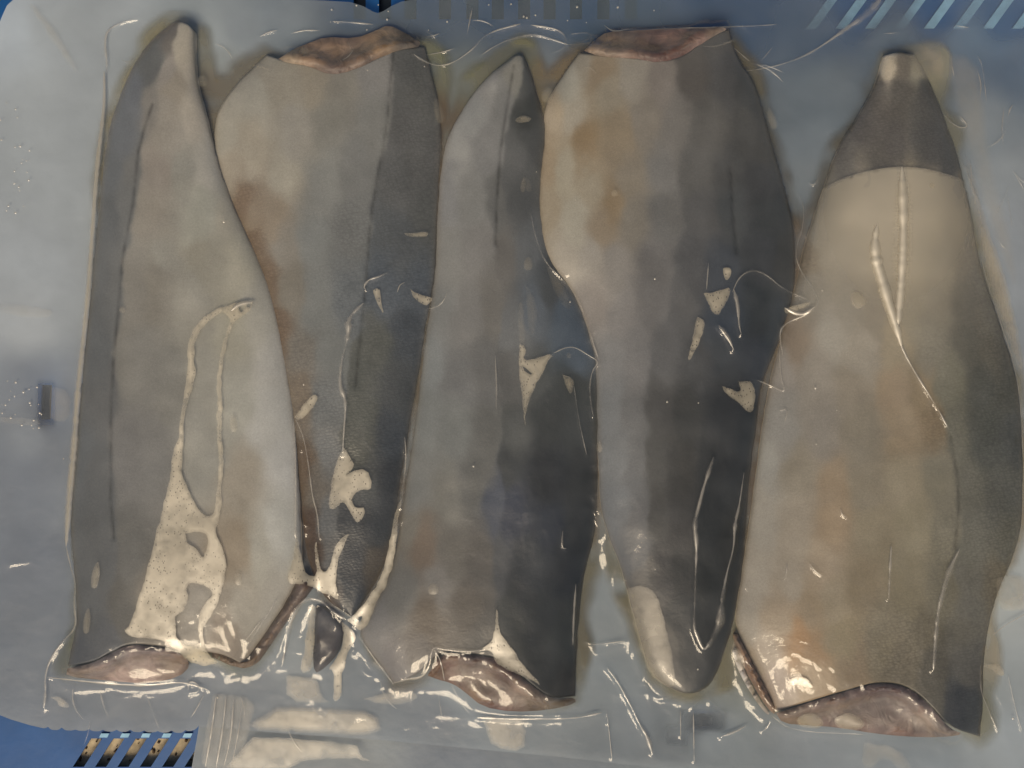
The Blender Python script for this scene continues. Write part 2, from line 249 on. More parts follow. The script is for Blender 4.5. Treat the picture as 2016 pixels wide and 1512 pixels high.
# ---------------------------------------------------------------- the five fillets: outlines and tones read in pixels
FISH = [
 dict(label='leftmost fillet, pale belly, tail tip up and pink cut end at bottom left', z=.0022, h=.0065, tip='top', scale=.18, line=[(300,205),(285,250),(272,300),(268,340),(262,400),(248,470),(240,520),(234,600),(224,700),(219,800),(218,900),(218,980),(224,1060)],
  L=[(345,42),(300,75),(262,130),(235,190),(212,260),(203,330),(195,420),(185,520),(175,620),(165,720),(153,850),(144,950),(138,1040),(146,1120),(152,1200),(150,1240),(133,1312)],
  R=[(383,62),(383,110),(388,165),(405,225),(425,310),(442,360),(462,410),(495,480),(525,550),(545,620),(560,700),(575,790),(583,880),(588,980),(593,1060),(592,1125),(560,1190),(512,1260),(478,1308)],
  T=[(345,42),(368,45),(383,62)], B=[(133,1312),(185,1302),(215,1285),(255,1265),(320,1272),(400,1282),(440,1288),(478,1308)],
  div=[(352,45),(318,130),(300,205),(285,250),(272,300),(266,360),(256,430),(240,520),(234,600),(224,700),(219,800),(218,900),(218,980),(230,1100),(250,1300)],
  C=[(340,60,105,98,90),(360,90,160,148,128),(370,130,165,152,132),(330,130,140,130,118),(290,130,95,95,92),(260,180,100,102,105),(300,200,125,118,108),(350,170,140,128,110),(380,230,160,148,130),(330,260,145,135,120),(240,260,98,100,102),(220,330,95,97,98),(260,330,105,103,98),(310,330,140,128,114),(360,340,138,132,118),(415,330,165,156,140),(400,420,150,145,128),(450,420,158,148,128),(300,430,138,128,113),(215,430,92,93,92),(245,430,105,104,100),(320,500,140,134,120),(400,520,138,130,112),(480,500,165,155,132),(200,550,95,95,93),(225,560,102,101,97),(265,560,125,118,106),(310,560,128,120,106),(380,600,140,133,118),(450,650,150,142,122),(520,620,160,152,135),(540,720,165,158,145),(190,700,90,91,90),(205,800,96,95,92),(280,720,120,115,105),(340,750,122,117,106),(400,750,140,134,120),(460,800,152,146,130),(530,830,168,162,150),(560,900,172,166,155),(190,950,92,92,90),(160,900,90,92,92),(250,900,110,106,100),(300,900,115,111,104),(400,900,142,136,122),(480,950,148,135,115),(550,1050,172,166,152),(510,1100,160,152,134),(190,1100,90,90,88),(250,1080,98,95,88),(460,1100,140,122,98),(480,1200,150,140,122),(540,1180,155,146,130),(170,1200,88,88,86),(240,1200,92,88,80),(300,1200,120,110,95),(400,1200,140,130,115),(440,1250,120,104,86),(150,1290,85,86,88),(220,1270,90,90,90)]),
 dict(label='second fillet from left, grey scaly back on its right, brown cut end at top', z=.0005, h=.0060, tip='bottom', scale=1.0, line=[(775,100),(768,170),(763,230),(755,290),(742,350),(734,400),(727,460),(722,540),(716,600),(706,700),(700,760)],
  L=[(525,108),(470,160),(428,215),(422,260),(424,320),(445,400),(490,500),(520,580),(540,680),(562,780),(578,860),(590,950),(598,1050),(610,1120),(640,1180),(690,1212)],
  R=[(835,92),(848,140),(862,200),(868,270),(865,340),(860,420),(858,500),(852,570),(838,640),(828,720),(812,800),(800,880),(786,960),(775,1050),(755,1120),(720,1180),(694,1212)],
  T=[(525,108),(565,122),(610,128),(650,147),(700,136),(750,112),(780,97),(835,92)], B=[(690,1212),(692,1214),(694,1212)],
  div=[(778,95),(768,170),(763,230),(755,290),(742,350),(734,400),(727,460),(722,540),(716,600),(690,700),(684,800),(680,900),(665,1000),(668,1100),(680,1200)],
  C=[(530,130,140,130,112),(470,190,155,146,128),(440,260,155,146,128),(450,330,150,136,115),(490,300,150,138,118),(500,200,150,142,125),(560,170,140,130,112),(620,160,142,130,110),(680,160,125,118,105),(730,140,120,115,108),(800,120,85,84,80),(840,180,88,86,80),(800,250,88,86,82),(740,230,115,112,104),(650,250,125,120,108),(580,250,140,132,118),(560,350,145,136,118),(480,390,118,96,74),(500,420,130,112,90),(540,430,135,118,96),(500,470,112,90,68),(530,540,112,92,72),(545,640,105,84,64),(640,360,122,120,112),(700,330,112,110,104),(790,360,86,85,82),(840,330,88,86,82),(840,430,82,82,78),(780,470,80,82,82),(690,450,106,105,100),(620,480,116,116,110),(560,500,125,117,104),(570,570,118,110,96),(620,600,114,114,108),(690,590,95,98,98),(760,570,78,84,90),(830,570,80,85,90),(800,650,68,72,76),(740,680,84,84,76),(650,700,110,110,104),(600,700,112,104,92),(590,800,115,100,82),(640,800,104,104,100),(710,800,84,84,76),(790,760,66,68,68),(770,850,62,66,70),(700,880,80,80,72),(640,900,100,100,97),(620,950,98,88,75),(600,920,98,78,58),(608,1030,80,60,46),(612,1080,72,56,44),(640,1020,92,92,90),(720,960,75,76,74),(760,960,58,60,62),(740,1040,55,58,60),(690,1060,62,64,66),(650,1100,85,84,82),(700,1120,55,57,60),(690,1180,58,62,66),(740,1120,75,66,55),(625,1145,78,60,48)]),
 dict(label='middle fillet, tail up, grey belly and blackish back along its right side', z=.0005, h=.0065, tip='top', scale=.2, line=[(1012,130),(1003,180),(992,250),(985,300),(978,400),(976,480)],
  L=[(1010,112),(960,150),(920,200),(880,270),(868,330),(862,420),(858,520),(850,590),(840,650),(830,740),(818,830),(805,920),(790,1020),(778,1100),(758,1150),(732,1195),(703,1245),(735,1290),(775,1345)],
  R=[(1030,110),(1050,160),(1064,215),(1078,260),(1072,310),(1068,380),(1075,450),(1090,510),(1120,560),(1150,620),(1170,680),(1182,720),(1178,800),(1176,900),(1175,1000),(1170,1060),(1150,1130),(1140,1200),(1135,1290),(1132,1370)],
  T=[(1010,112),(1020,108),(1030,110)], B=[(775,1345),(830,1325),(865,1278),(930,1286),(985,1295),(1050,1350),(1085,1375),(1132,1370)],
  div=[(1022,110),(1008,200),(994,300),(978,400),(975,500),(985,600),(988,700),(992,800),(984,900),(978,1000),(984,1100),(980,1200),(978,1300)],
  C=[(1010,120,125,120,108),(1040,140,80,80,76),(960,170,135,130,122),(990,200,115,112,106),(1040,220,62,63,60),(930,230,135,132,125),(900,290,140,136,128),(960,300,116,113,108),(1020,300,90,89,86),(1055,300,72,72,70),(880,380,125,122,118),(930,400,122,119,112),(975,400,95,93,88),(1030,380,80,80,78),(1050,330,85,85,82),(880,500,125,121,113),(940,480,120,115,108),(990,500,100,95,88),(1040,480,95,96,95),(1080,560,72,74,74),(1050,600,88,94,100),(1110,640,78,88,98),(1140,680,76,86,96),(860,600,118,116,110),(920,620,112,108,102),(970,600,105,100,92),(1010,640,100,100,98),(840,720,116,117,113),(900,740,106,104,100),(960,720,98,96,92),(1010,740,88,86,82),(1060,740,70,72,70),(1130,760,55,58,56),(1080,820,52,55,54),(1140,850,55,58,57),(830,830,116,116,110),(900,860,110,110,104),(960,860,96,94,88),(1010,840,80,80,76),(1000,930,60,62,62),(1080,930,42,45,48),(1150,940,50,52,52),(820,950,114,112,105),(880,980,112,108,98),(940,960,96,94,88),(975,1000,70,74,84),(1010,1010,50,55,68),(1080,1030,38,44,54),(1150,1030,45,48,50),(800,1050,112,105,92),(830,1080,112,95,78),(890,1090,104,98,88),(950,1100,92,86,78),(985,1100,76,76,76),(1040,1120,48,52,56),(1110,1130,42,46,50),(790,1170,106,102,94),(860,1150,112,106,98),(840,1220,98,86,72),(920,1190,92,84,74),(960,1250,84,80,74),(750,1230,115,110,104),(780,1300,110,104,100),(830,1270,100,92,84),(1000,1220,58,60,58),(1060,1200,42,46,48),(1110,1250,44,48,48),(1080,1320,44,47,47),(1110,1360,50,50,48)]),
 dict(soft=34, label='fourth fillet from left, brown stained belly, tail down, reddish cut end at top', z=.0022, h=.0065, tip='bottom', scale=.18, line=[(1438,330),(1442,420),(1450,500)],
  L=[(1140,105),(1115,140),(1085,185),(1070,215),(1075,260),(1065,330),(1062,400),(1068,470),(1085,520),(1120,560),(1145,610),(1163,670),(1174,710),(1176,800),(1178,900),(1182,1000),(1200,1060),(1220,1110),(1240,1180),(1255,1240),(1275,1310),(1300,1345),(1335,1362)],
  R=[(1435,58),(1447,110),(1490,170),(1507,240),(1527,310),(1547,380),(1563,450),(1566,520),(1562,580),(1545,640),(1522,700),(1497,760),(1491,830),(1479,900),(1471,990),(1466,1080),(1452,1180),(1441,1240),(1421,1300),(1402,1345),(1378,1362)],
  T=[(1140,105),(1180,108),(1250,114),(1300,122),(1345,112),(1380,85),(1410,65),(1435,58)], B=[(1335,1362),(1355,1366),(1378,1362)],
  div=[(1320,110),(1330,300),(1340,450),(1325,600),(1282,740),(1272,820),(1272,900),(1280,1000),(1290,1120),(1320,1240),(1345,1350)],
  C=[(1150,120,140,128,108),(1115,160,150,142,124),(1180,140,132,112,85),(1200,190,138,125,103),(1240,150,138,128,112),(1300,150,118,108,98),(1360,140,88,82,76),(1430,80,85,82,78),(1430,150,80,78,76),(1480,180,70,70,68),(1090,220,160,140,112),(1130,230,150,138,118),(1150,290,132,108,76),(1220,260,130,112,86),(1270,230,122,112,98),(1330,230,110,104,96),(1400,230,90,86,80),(1470,240,78,76,72),(1510,290,72,70,66),(1080,310,150,128,98),(1110,340,150,138,115),(1160,360,142,128,104),(1205,390,130,108,78),(1240,350,122,110,92),(1300,330,108,104,98),(1370,330,90,87,82),(1430,340,75,74,72),(1500,350,66,66,66),(1085,420,145,128,102),(1130,430,150,140,120),(1190,440,132,114,90),(1250,430,115,106,92),(1310,420,98,95,90),(1380,430,84,82,80),(1440,420,70,72,72),(1520,430,62,64,64),(1110,500,150,138,120),(1160,510,142,132,118),(1210,520,126,118,108),(1290,510,98,94,90),(1370,520,76,75,75),(1420,540,66,70,76),(1500,500,60,62,64),(1550,500,64,64,62),(1170,600,128,118,108),(1220,610,118,112,106),(1290,600,104,100,96),(1350,600,88,86,84),(1420,620,62,68,76),(1500,600,52,56,58),(1530,650,55,60,64),(1200,700,115,112,108),(1250,710,110,106,102),(1310,700,90,88,86),(1370,700,70,70,70),(1420,680,62,66,70),(1490,700,56,60,66),(1200,800,112,112,110),(1250,810,102,100,97),(1300,790,70,68,65),(1350,800,60,60,58),(1430,800,50,52,54),(1470,850,48,51,53),(1210,900,110,110,108),(1250,920,98,97,95),(1290,900,72,70,66),(1340,920,56,55,52),(1400,920,46,48,49),(1450,930,46,48,49),(1220,1000,102,103,103),(1260,1020,96,94,92),(1290,1010,68,66,62),(1340,1040,56,54,52),(1400,1030,42,45,46),(1450,1040,44,45,44),(1250,1100,90,90,90),(1300,1130,68,66,64),(1350,1120,58,58,56),(1400,1130,42,45,45),(1440,1130,44,45,43),(1260,1180,88,84,78),(1290,1250,80,76,70),(1310,1320,84,80,74),(1340,1220,64,64,62),(1390,1230,45,47,47),(1370,1320,64,64,62),(1400,1310,58,58,56)]),
 dict(soft=30, label='rightmost fillet, broad and tan with scaly right edge, plum cut end at bottom', z=.0005, h=.0085, tip='top', scale=.9, line=[(1872,860),(1884,930),(1888,1000),(1880,1080)],
  L=[(1740,110),(1725,165),(1690,230),(1650,290),(1622,370),(1602,430),(1582,490),(1568,560),(1545,640),(1528,700),(1510,790),(1500,850),(1490,920),(1478,1020),(1465,1100),(1453,1180),(1447,1235),(1480,1300),(1505,1350),(1530,1400)],
  R=[(1800,108),(1830,160),(1850,210),(1880,290),(1895,350),(1912,420),(1924,500),(1942,560),(1966,630),(1988,700),(2006,760),(2012,850),(2014,950),(2010,1050),(1990,1110),(1962,1170),(1946,1230),(1936,1300),(1935,1380),(1930,1450)],
  T=[(1740,110),(1770,102),(1800,108)], B=[(1530,1400),(1620,1372),(1680,1354),(1730,1341),(1785,1348),(1830,1384),(1870,1432),(1930,1450)],
  div=[(1778,105),(1776,330),(1768,600),(1775,680),(1800,730),(1850,810),(1885,900),(1888,1050),(1862,1170),(1845,1320)],
  C=[(1750,130,190,172,145),(1775,130,110,100,86),(1810,140,150,140,115),(1720,170,95,88,80),(1770,190,92,86,78),(1820,190,86,82,76),(1700,250,96,90,84),(1760,270,90,84,78),(1830,280,82,79,75),(1870,310,80,78,74),(1660,310,100,94,86),(1740,330,92,86,78),(1640,370,116,108,94),(1700,370,122,112,96),(1780,380,130,118,96),(1840,370,124,112,94),(1890,380,104,97,86),(1610,440,132,123,106),(1690,440,132,120,100),(1750,450,138,124,98),(1830,450,142,128,102),(1880,450,118,107,88),(1915,450,112,104,88),(1590,510,120,105,84),(1640,520,138,128,110),(1700,540,136,124,104),(1790,540,138,124,96),(1860,530,126,116,96),(1920,530,112,104,90),(1600,580,128,120,106),(1670,590,130,122,108),(1720,620,118,108,92),(1800,620,128,118,95),(1850,600,120,112,94),(1900,600,88,85,76),(1950,620,100,94,80),(1570,660,130,112,92),(1640,660,142,134,120),(1700,690,138,128,112),(1760,670,135,120,94),(1830,680,112,106,90),(1900,680,84,82,72),(1960,690,90,85,72),(1540,720,138,128,116),(1600,740,132,122,108),(1680,760,128,116,98),(1760,760,140,118,90),(1820,760,130,110,80),(1870,750,106,102,84),(1930,760,78,78,70),(1990,760,84,82,72),(1540,830,130,124,114),(1620,840,128,118,104),(1700,850,126,115,96),(1780,840,138,118,90),(1840,830,118,98,70),(1880,850,100,96,80),(1940,850,80,80,72),(2000,850,78,78,72),(1510,920,142,136,124),(1570,920,130,118,98),(1640,960,138,116,88),(1700,960,125,113,92),(1780,950,136,122,96),(1850,940,118,110,90),(1910,950,96,92,78),(1980,960,88,86,76),(1500,1020,148,138,122),(1570,1040,140,126,106),(1640,1040,146,122,92),(1720,1060,132,118,92),(1800,1040,130,118,92),(1860,1060,112,104,84),(1920,1060,100,96,82),(1990,1060,96,92,78),(1480,1120,150,138,120),(1560,1130,142,128,108),(1620,1120,150,130,104),(1700,1140,130,114,88),(1790,1150,124,112,86),(1860,1150,108,100,80),(1910,1150,102,97,84),(1970,1150,100,90,70),(1470,1210,148,136,118),(1540,1220,144,124,98),(1600,1190,140,120,92),(1640,1180,140,124,98),(1570,1260,152,110,66),(1600,1290,142,108,70),(1660,1250,134,118,88),(1740,1260,120,108,84),(1820,1240,108,98,78),(1900,1240,102,96,82),(1500,1290,150,132,110),(1530,1350,150,130,112),(1600,1350,148,122,90),(1680,1320,128,108,82),(1760,1310,104,94,76),(1840,1320,88,82,70),(1900,1320,90,86,78),(1890,1390,58,60,62),(1920,1420,62,64,64)]),  # tones hold a painted sunlit area below the darker tip
]
G = 5.0                                              # height map step, pixels
GX, GY = np.arange(-40, 2061, G), np.arange(-40, 1561, G)
HM = np.full((len(GY), len(GX)), 0.0)                # what the film has to drape over
def stamp(px, py, z):
    i = np.clip(np.round((np.ravel(py)+40)/G).astype(int), 0, len(GY)-1); j = np.clip(np.round((np.ravel(px)+40)/G).astype(int), 0, len(GX)-1)
    np.maximum.at(HM, (i, j), np.ravel(z))
def hsample(A, px, py):
    x = np.clip((np.asarray(px, float)+40)/G, 0, len(GX)-1.001); y = np.clip((np.asarray(py, float)+40)/G, 0, len(GY)-1.001)
    i = x.astype(int); j = y.astype(int); fx = x-i; fy = y-j
    return (A[j, i]*(1-fx)+A[j, i+1]*fx)*(1-fy)+(A[j+1, i]*(1-fx)+A[j+1, i+1]*fx)*fy

OUTL = []; ROOTS = []
for f in FISH:
    nu, nv = 110, 300
    Lc, Rc = resample(f['L'], nv), resample(f['R'], nv); Tc, Bc = resample(f['T'], nu), resample(f['B'], nu)
    u = np.linspace(0, 1, nu)[None, :, None]; v = np.linspace(0, 1, nv)[:, None, None]
    P = (1-u)*Lc[:, None]+u*Rc[:, None]+(1-v)*Tc[None]+v*Bc[None] \
        - ((1-u)*(1-v)*Lc[0]+u*(1-v)*Rc[0]+(1-u)*v*Lc[-1]+u*v*Rc[-1])
    px, py = P[..., 0], P[..., 1]
    wob = fbm(px, py, 26, 3)*1.6
    edge = np.minimum(np.minimum(u, 1-u)*nu, np.minimum(v, 1-v)*nv)[..., 0] < .5
    px = px+np.where(edge, wob, 0)
    U, V = u[..., 0], v[..., 0]
    prof = (1-np.abs(2*U-1)**3.0)**.8
    te = V if f['tip'] == 'top' else 1-V             # 0 at the tail end
    vprof = (np.clip(te/.42, 0, 1)**.6*.75+.25)*(.82+.18*np.clip((1-te)/.12, 0, 1)**.7)
    dline = seg_dist(px, py, f['line']).reshape(px.shape)
    z = f['z']+.0022+f['h']*prof*vprof+.0009*fbm(px, py, 130, 3)*prof-.0003*np.exp(-(dline/5)**2)
    stamp(px, py, z)
    co = W3(px, py, z).reshape(-1, 3)
    c = idw(f['C'], px+12*fbm(px, py, 45, 3), py+30*fbm(py, px, 60, 3), 4.6, .55, f['div'], f.get('soft', 13))
    streak = fbm(px*1.0, py*.25, 30, 3).ravel()*4+fbm(px, py, 60, 4).ravel()*5
    c = c+streak[:, None]
    ln = (np.exp(-(dline/3.2)**2)*(.6+.5*fbm(px, py, 14, 2))).ravel()
    c = c*(1-.30*np.clip(ln, 0, 1))[:, None]
    ed = (np.minimum(U*1., 1-U)*np.hypot(*(Rc-Lc).T)[:, None]).ravel()   # thin edges show the brown flesh through
    k = np.exp(-(ed/7)**2)[:, None]*.16
    c = c*(1-k)+np.array([128, 104, 76])*k
    sc = np.clip((sum(c.T)/3 < 112)*.6+.2, 0, 1)*f['scale']
    f2x = idw([(x, y, (1.0 if (r+g+b)/3 < 104 else .15)) for x, y, r, g, b in f['C']], px, py)[:, 0]
    sc = f2x*f['scale']
    if 'rightmost' in f['label']: sc = sc+.9*np.exp(-((px.ravel()-1745)/70)**2-((py.ravel()-1270)/80)**2)+.5*np.clip((px.ravel()-1900)/50, 0, 1)*(py.ravel() > 300)
    # skirt down to the back film, so that the fillet is a closed solid
    ring = np.r_[np.arange(nu), np.arange(2, nv+1)*nu-1, (nv-1)*nu+np.arange(nu-2, -1, -1), np.arange(nv-2, 0, -1)*nu]
    n0 = len(co); low = co[ring].copy(); low[:, 2] = .0004
    faces = list(grid_faces(nv, nu)); m = len(ring)
    faces += [(ring[i], ring[(i+1) % m], n0+(i+1) % m, n0+i) for i in range(m)]
    faces.append(tuple(range(n0+m-1, n0-1, -1)))
    cols = np.r_[c, np.tile([172, 158, 136], (m, 1))]
    root = thing('fish_fillet', f['label'], 'fish fillet', tuple(W3(px.mean(), py.mean(), .0004)), 'fish fillets side by side in the pack')
    mesh('skin', np.r_[co, low], faces, M_SKIN, root, dict(Col=alb(cols), scales=np.r_[sc, np.zeros(m)]))
    ROOTS.append(root); OUTL.append(np.r_[Lc, Bc, Rc[::-1], Tc[::-1]])

# ---------------------------------------------------------------- lumps of flesh, bubbles and painted film glare share one outline filler
def fill(poly, step, holes=(), smooth=1, jit=0):
    loops = []
    for q in [poly, *holes]:
        n = max(8, int(plen(list(q)+[q[0]])/step)); r = resample(list(q)+[q[0]], n+1, smooth)[:-1]; loops.append(r+jit*np.stack([fbm(r[:, 0], r[:, 1], 13, 3), fbm(r[:, 1]+91, r[:, 0], 13, 3)], -1))
    V = []; E = []
    for r in loops:
        b = len(V); V += [tuple(p) for p in r]; E += [(b+i, b+(i+1) % len(r)) for i in range(len(r))]
    a = np.array(loops[0]); gx, gy = np.meshgrid(np.arange(a[:, 0].min(), a[:, 0].max(), step*1.3), np.arange(a[:, 1].min(), a[:, 1].max(), step*1.3))
    gx = gx.ravel()+np.random.uniform(-.2, .2, gx.size)*step; gy = gy.ravel()+np.random.uniform(-.2, .2, gy.size)*step
    ok = inside(gx, gy, loops[0])
    for r in loops[1:]: ok &= ~inside(gx, gy, r)
    for r in loops: ok &= seg_dist(gx, gy, r, True) > step*.6
    V += list(zip(gx[ok], gy[ok]))
    vo, eo, fo, *_ = delaunay_2d_cdt([Vector(p) for p in V], E, [], 0, 1e-4)
    vo = np.array([tuple(p) for p in vo]); tri = np.array([f for f in fo if len(f) == 3])
    cen = vo[tri].mean(1); ok = inside(cen[:, 0], cen[:, 1], loops[0])
    for r in loops[1:]: ok &= ~inside(cen[:, 0], cen[:, 1], r)
    tri = tri[ok]
    e1 = vo[tri[:, 1]]-vo[tri[:, 0]]; e2 = vo[tri[:, 2]]-vo[tri[:, 0]]
    fl = e1[:, 0]*e2[:, 1]-e1[:, 1]*e2[:, 0] > 0        # pixel y runs down
    tri[fl] = tri[fl][:, ::-1]
    d = np.min([seg_dist(vo[:, 0], vo[:, 1], r, True) for r in loops], 0)
    return vo, tri, d
HD = HM.copy()                                       # cut ends start level with the skin and slope away from it
for it in range(6):
    q = np.pad(HD, 1, mode='edge'); HD = np.max([q[a:a+HM.shape[0], b:b+HM.shape[1]] for a in range(3) for b in range(3)], 0) if it < 4 else np.mean([q[a:a+HM.shape[0], b:b+HM.shape[1]] for a in range(3) for b in range(3)], 0)
def lump(name, parent, poly, z0, h, r, cols, mat=None, rough=.0012, step=6):
    vo, tri, d = fill(poly, step)
    t = np.clip(d/r, 0, 1); t = np.sqrt(1-(1-t)**2)
    z = (np.maximum(z0*.6, .93*hsample(HD, vo[:, 0], vo[:, 1])) if name == 'cut_flesh' else z0)+h*t*(.5 if name == 'cut_flesh' else 1)+rough*fbm(vo[:, 0], vo[:, 1], 30, 3)*t; stamp(vo[:, 0], vo[:, 1], z)
    
    c = idw(cols, vo[:, 0], vo[:, 1])+fbm(vo[:, 0], vo[:, 1], 18, 3)[:, None]*14
    return mesh(name, W3(vo[:, 0], vo[:, 1], z), tri, mat or M_FLESH, parent, dict(Col=alb(np.clip(c*[.97, .93, .95], 0, 255), .66)))
lump('cut_flesh', ROOTS[0], [(133,1316),(185,1305),(215,1288),(255,1268),(320,1276),(352,1284),(378,1308),(352,1334),(290,1346),(210,1340),(130,1332)], .0045, .004, 30,
     [(150,1325,120,105,90),(230,1300,112,98,92),(290,1285,110,92,86),(330,1290,120,100,86),(240,1330,165,132,112),(290,1315,150,118,100),(340,1320,130,102,78),(360,1310,120,98,78)])
lump('side_flesh', ROOTS[0], [(594,1125),(622,1150),(600,1180),(560,1230),(530,1275),(505,1310),(470,1318),(400,1285),(430,1282),(478,1308),(512,1262),(562,1190)], .0015, .006, 14,
     [(600,1150,100,82,68),(560,1220,112,92,74),(520,1270,115,95,76),(480,1312,108,86,64),(420,1288,108,84,62)])
lump('cut_flesh', ROOTS[1], [(548,116),(575,98),(605,86),(640,72),(700,76),(740,60),(765,48),(800,66),(838,90),(782,99),(750,114),(700,138),(650,149),(610,130),(565,124)], .0042, .004, 24,
     [(570,110,150,130,100),(610,105,150,118,86),(660,105,140,108,76),(700,110,125,98,74),(740,85,150,116,76),(770,60,150,122,84),(800,85,96,86,72),(660,138,110,90,78),(720,122,104,86,72)])
lump('tail_flap', ROOTS[1], [(622,1192),(645,1195),(662,1212),(674,1222),(678,1250),(668,1285),(640,1315),(618,1328),(616,1280)], .001, .004, 12,
     [(640,1220,84,84,82),(655,1260,82,80,78),(630,1310,78,76,74)], M_SKIN)
lump('cut_flesh', ROOTS[2], [(842,1330),(868,1284),(930,1289),(985,1298),(1050,1352),(1085,1377),(1132,1372),(1135,1385),(1080,1398),(1010,1402),(950,1392),(915,1362),(890,1345),(862,1338)], .0048, .004, 28,
     [(860,1315,112,84,64),(900,1310,105,76,62),(940,1300,84,62,58),(960,1340,110,84,66),(985,1340,78,50,48),(975,1375,96,62,52),(1020,1365,120,94,74),(1060,1375,100,82,66),(930,1370,118,90,66),(1100,1385,92,82,66)])
lump('cut_flesh', ROOTS[3], [(1150,100),(1172,78),(1195,62),(1250,60),(1330,55),(1410,52),(1437,56),(1410,68),(1382,86),(1345,114),(1300,125),(1250,117),(1180,111)], .0056, .004, 24,
     [(1180,95,140,118,92),(1230,80,132,112,90),(1260,95,112,82,66),(1290,110,92,62,54),(1320,80,138,98,78),(1330,100,112,76,66),(1370,75,128,98,84),(1410,60,130,112,92)])
lump('cut_flesh', ROOTS[4], [(1528,1404),(1620,1375),(1680,1357),(1730,1344),(1785,1351),(1830,1387),(1868,1434),(1900,1446),(1850,1452),(1780,1450),(1720,1444),(1650,1432),(1590,1428),(1540,1424)], .0058, .004, 30,
     [(1560,1412,112,92,72),(1640,1390,110,88,74),(1700,1375,100,78,70),(1750,1360,88,70,68),(1800,1370,92,74,68),(1720,1400,104,84,78),(1780,1400,112,92,84),(1820,1420,138,116,98),(1860,1440,120,106,92),(1700,1430,112,88,74),(1780,1440,112,86,72)])
lump('side_flesh', ROOTS[4], [(1447,1238),(1462,1262),(1490,1318),(1515,1366),(1530,1400),(1522,1408),(1495,1372),(1468,1322),(1448,1275),(1441,1246)], .001, .006, 9,
     [(1450,1250,140,112,82),(1485,1310,135,102,74),(1520,1390,138,108,80)])
lump('fat_rim', ROOTS[4], [(1445,1262),(1466,1322),(1493,1374),(1518,1408),(1508,1406),(1478,1366),(1452,1318),(1440,1280)], .001, .004, 7, [(1460,1310,190,184,168),(1500,1390,168,158,136)])

# ---------------------------------------------------------------- crate and ground below
crate = thing('plastic_crate', 'bright blue plastic crate floor with slanted slots under the vacuum pack', 'crate', (0, 0, -.009))
def slot(cx, cy, w_, l_, dx):
    """slanted slot: width w_, height l_, its top leaning right by dx"""
    return [(cx-w_/2+dx/2, cy-l_/2), (cx+w_/2+dx/2, cy-l_/2), (cx+w_/2-dx/2, cy+l_/2), (cx-w_/2-dx/2, cy+l_/2)]
thru = [slot(172+44*k, 1482, 22, 56, 36) for k in range(6)]
tiny = [slot(205+41*k, 1448, 16, 8, 4) for k in range(5)]
dark = [slot(x, 14, 24, 48, 0) for x in (708, 758, 808, 876, 930, 980, 1032, 1082, 1134, 1188, 1242)]+[slot(91, 792, 20, 68, 3), slot(1384, 1418, 70, 28, 0), slot(1332, 1448, 24, 24, 0)]
ribs = [slot(1680+58*k, 22, 20, 66, 48) for k in range(-1, 7)]
def slab(name, poly, holes, z1, z0, mat, parent, step):
    """a plate with openings: two skins and the walls between them"""
    loops = [np.concatenate([np.linspace(a_, b_, max(1, int(np.hypot(b_[0]-a_[0], b_[1]-a_[1])/step)), endpoint=False) for a_, b_ in zip(q, list(q[1:])+[q[0]])]) for q in [[tuple(c_) for c_ in q_] for q_ in [poly, *holes]]]
    V = []; E = []
    for r in loops:
        b = len(V); V += [tuple(p) for p in r]; E += [(b+i, b+(i+1) % len(r)) for i in range(len(r))]
    vo, eo, fo, *_ = delaunay_2d_cdt([Vector(p) for p in V], E, [], 0, 1e-5)
    vo = np.array([tuple(p) for p in vo]); tri = np.array([f for f in fo if len(f) == 3]); cen = vo[tri].mean(1)
    ok = inside(cen[:, 0], cen[:, 1], loops[0])
    for r in loops[1:]: ok &= ~inside(cen[:, 0], cen[:, 1], r)
    tri = tri[ok]; e1 = vo[tri[:, 1]]-vo[tri[:, 0]]; e2 = vo[tri[:, 2]]-vo[tri[:, 0]]; fl = e1[:, 0]*e2[:, 1]-e1[:, 1]*e2[:, 0] > 0
    tri[fl] = tri[fl][:, ::-1]; n = len(vo)
    co = np.r_[W3(vo[:, 0], vo[:, 1], z1), W3(vo[:, 0], vo[:, 1], z1)+np.array([0, 0, z0-z1])]
    faces = [tuple(t) for t in tri]+[tuple(t[::-1]+n) for t in tri]+[(a, b, b+n, a+n) for a, b in E]
    return mesh(name, co, faces, mat, parent, smooth=False)
slab('floor_panel', [(-300, -260), (2316, -260), (2316, 1760), (-300, 1760)], thru+dark, -.005, -.0062, M_BLUE, crate, 40)
for q in dark:                                       # dark boxes added under the slots, shade put in their colour
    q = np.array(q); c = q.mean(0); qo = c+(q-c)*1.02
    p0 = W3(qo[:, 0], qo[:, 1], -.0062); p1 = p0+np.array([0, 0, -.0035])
    mesh('slot_shade_box', np.r_[p0, p1], [(0, 1, 5, 4), (1, 2, 6, 5), (2, 3, 7, 6), (3, 0, 4, 7), (4, 5, 6, 7)], M_DARK, crate, smooth=False)
for q in ribs: slab('rib', q, [], -.0035, -.0049, M_PALE, crate, 30)
for q in tiny: slab('rib', q, [], -.0040, -.0049, M_PALE, crate, 30)
gnd = mesh('ground', [(-3, -3, -.0105), (3, -3, -.0105), (3, 3, -.0105), (-3, 3, -.0105)], [(0, 1, 2, 3)], M_GROUND, smooth=False); gnd['kind'] = 'structure'
bm = bmesh.new()
for k in range(300):
    x, y = random.uniform(60, 480), random.uniform(1400, 1600); r = random.uniform(.0003, .0009)
    mm = bmesh.ops.create_icosphere(bm, subdivisions=1, radius=r); p = W3(x, y, -.0100)
    s = [random.uniform(.7, 1.3) for _ in range(3)]
    for vtx in mm['verts']: vtx.co = Vector((vtx.co.x*s[0]+p[0], vtx.co.y*s[1]+p[1], vtx.co.z*s[2]*.7+p[2]))
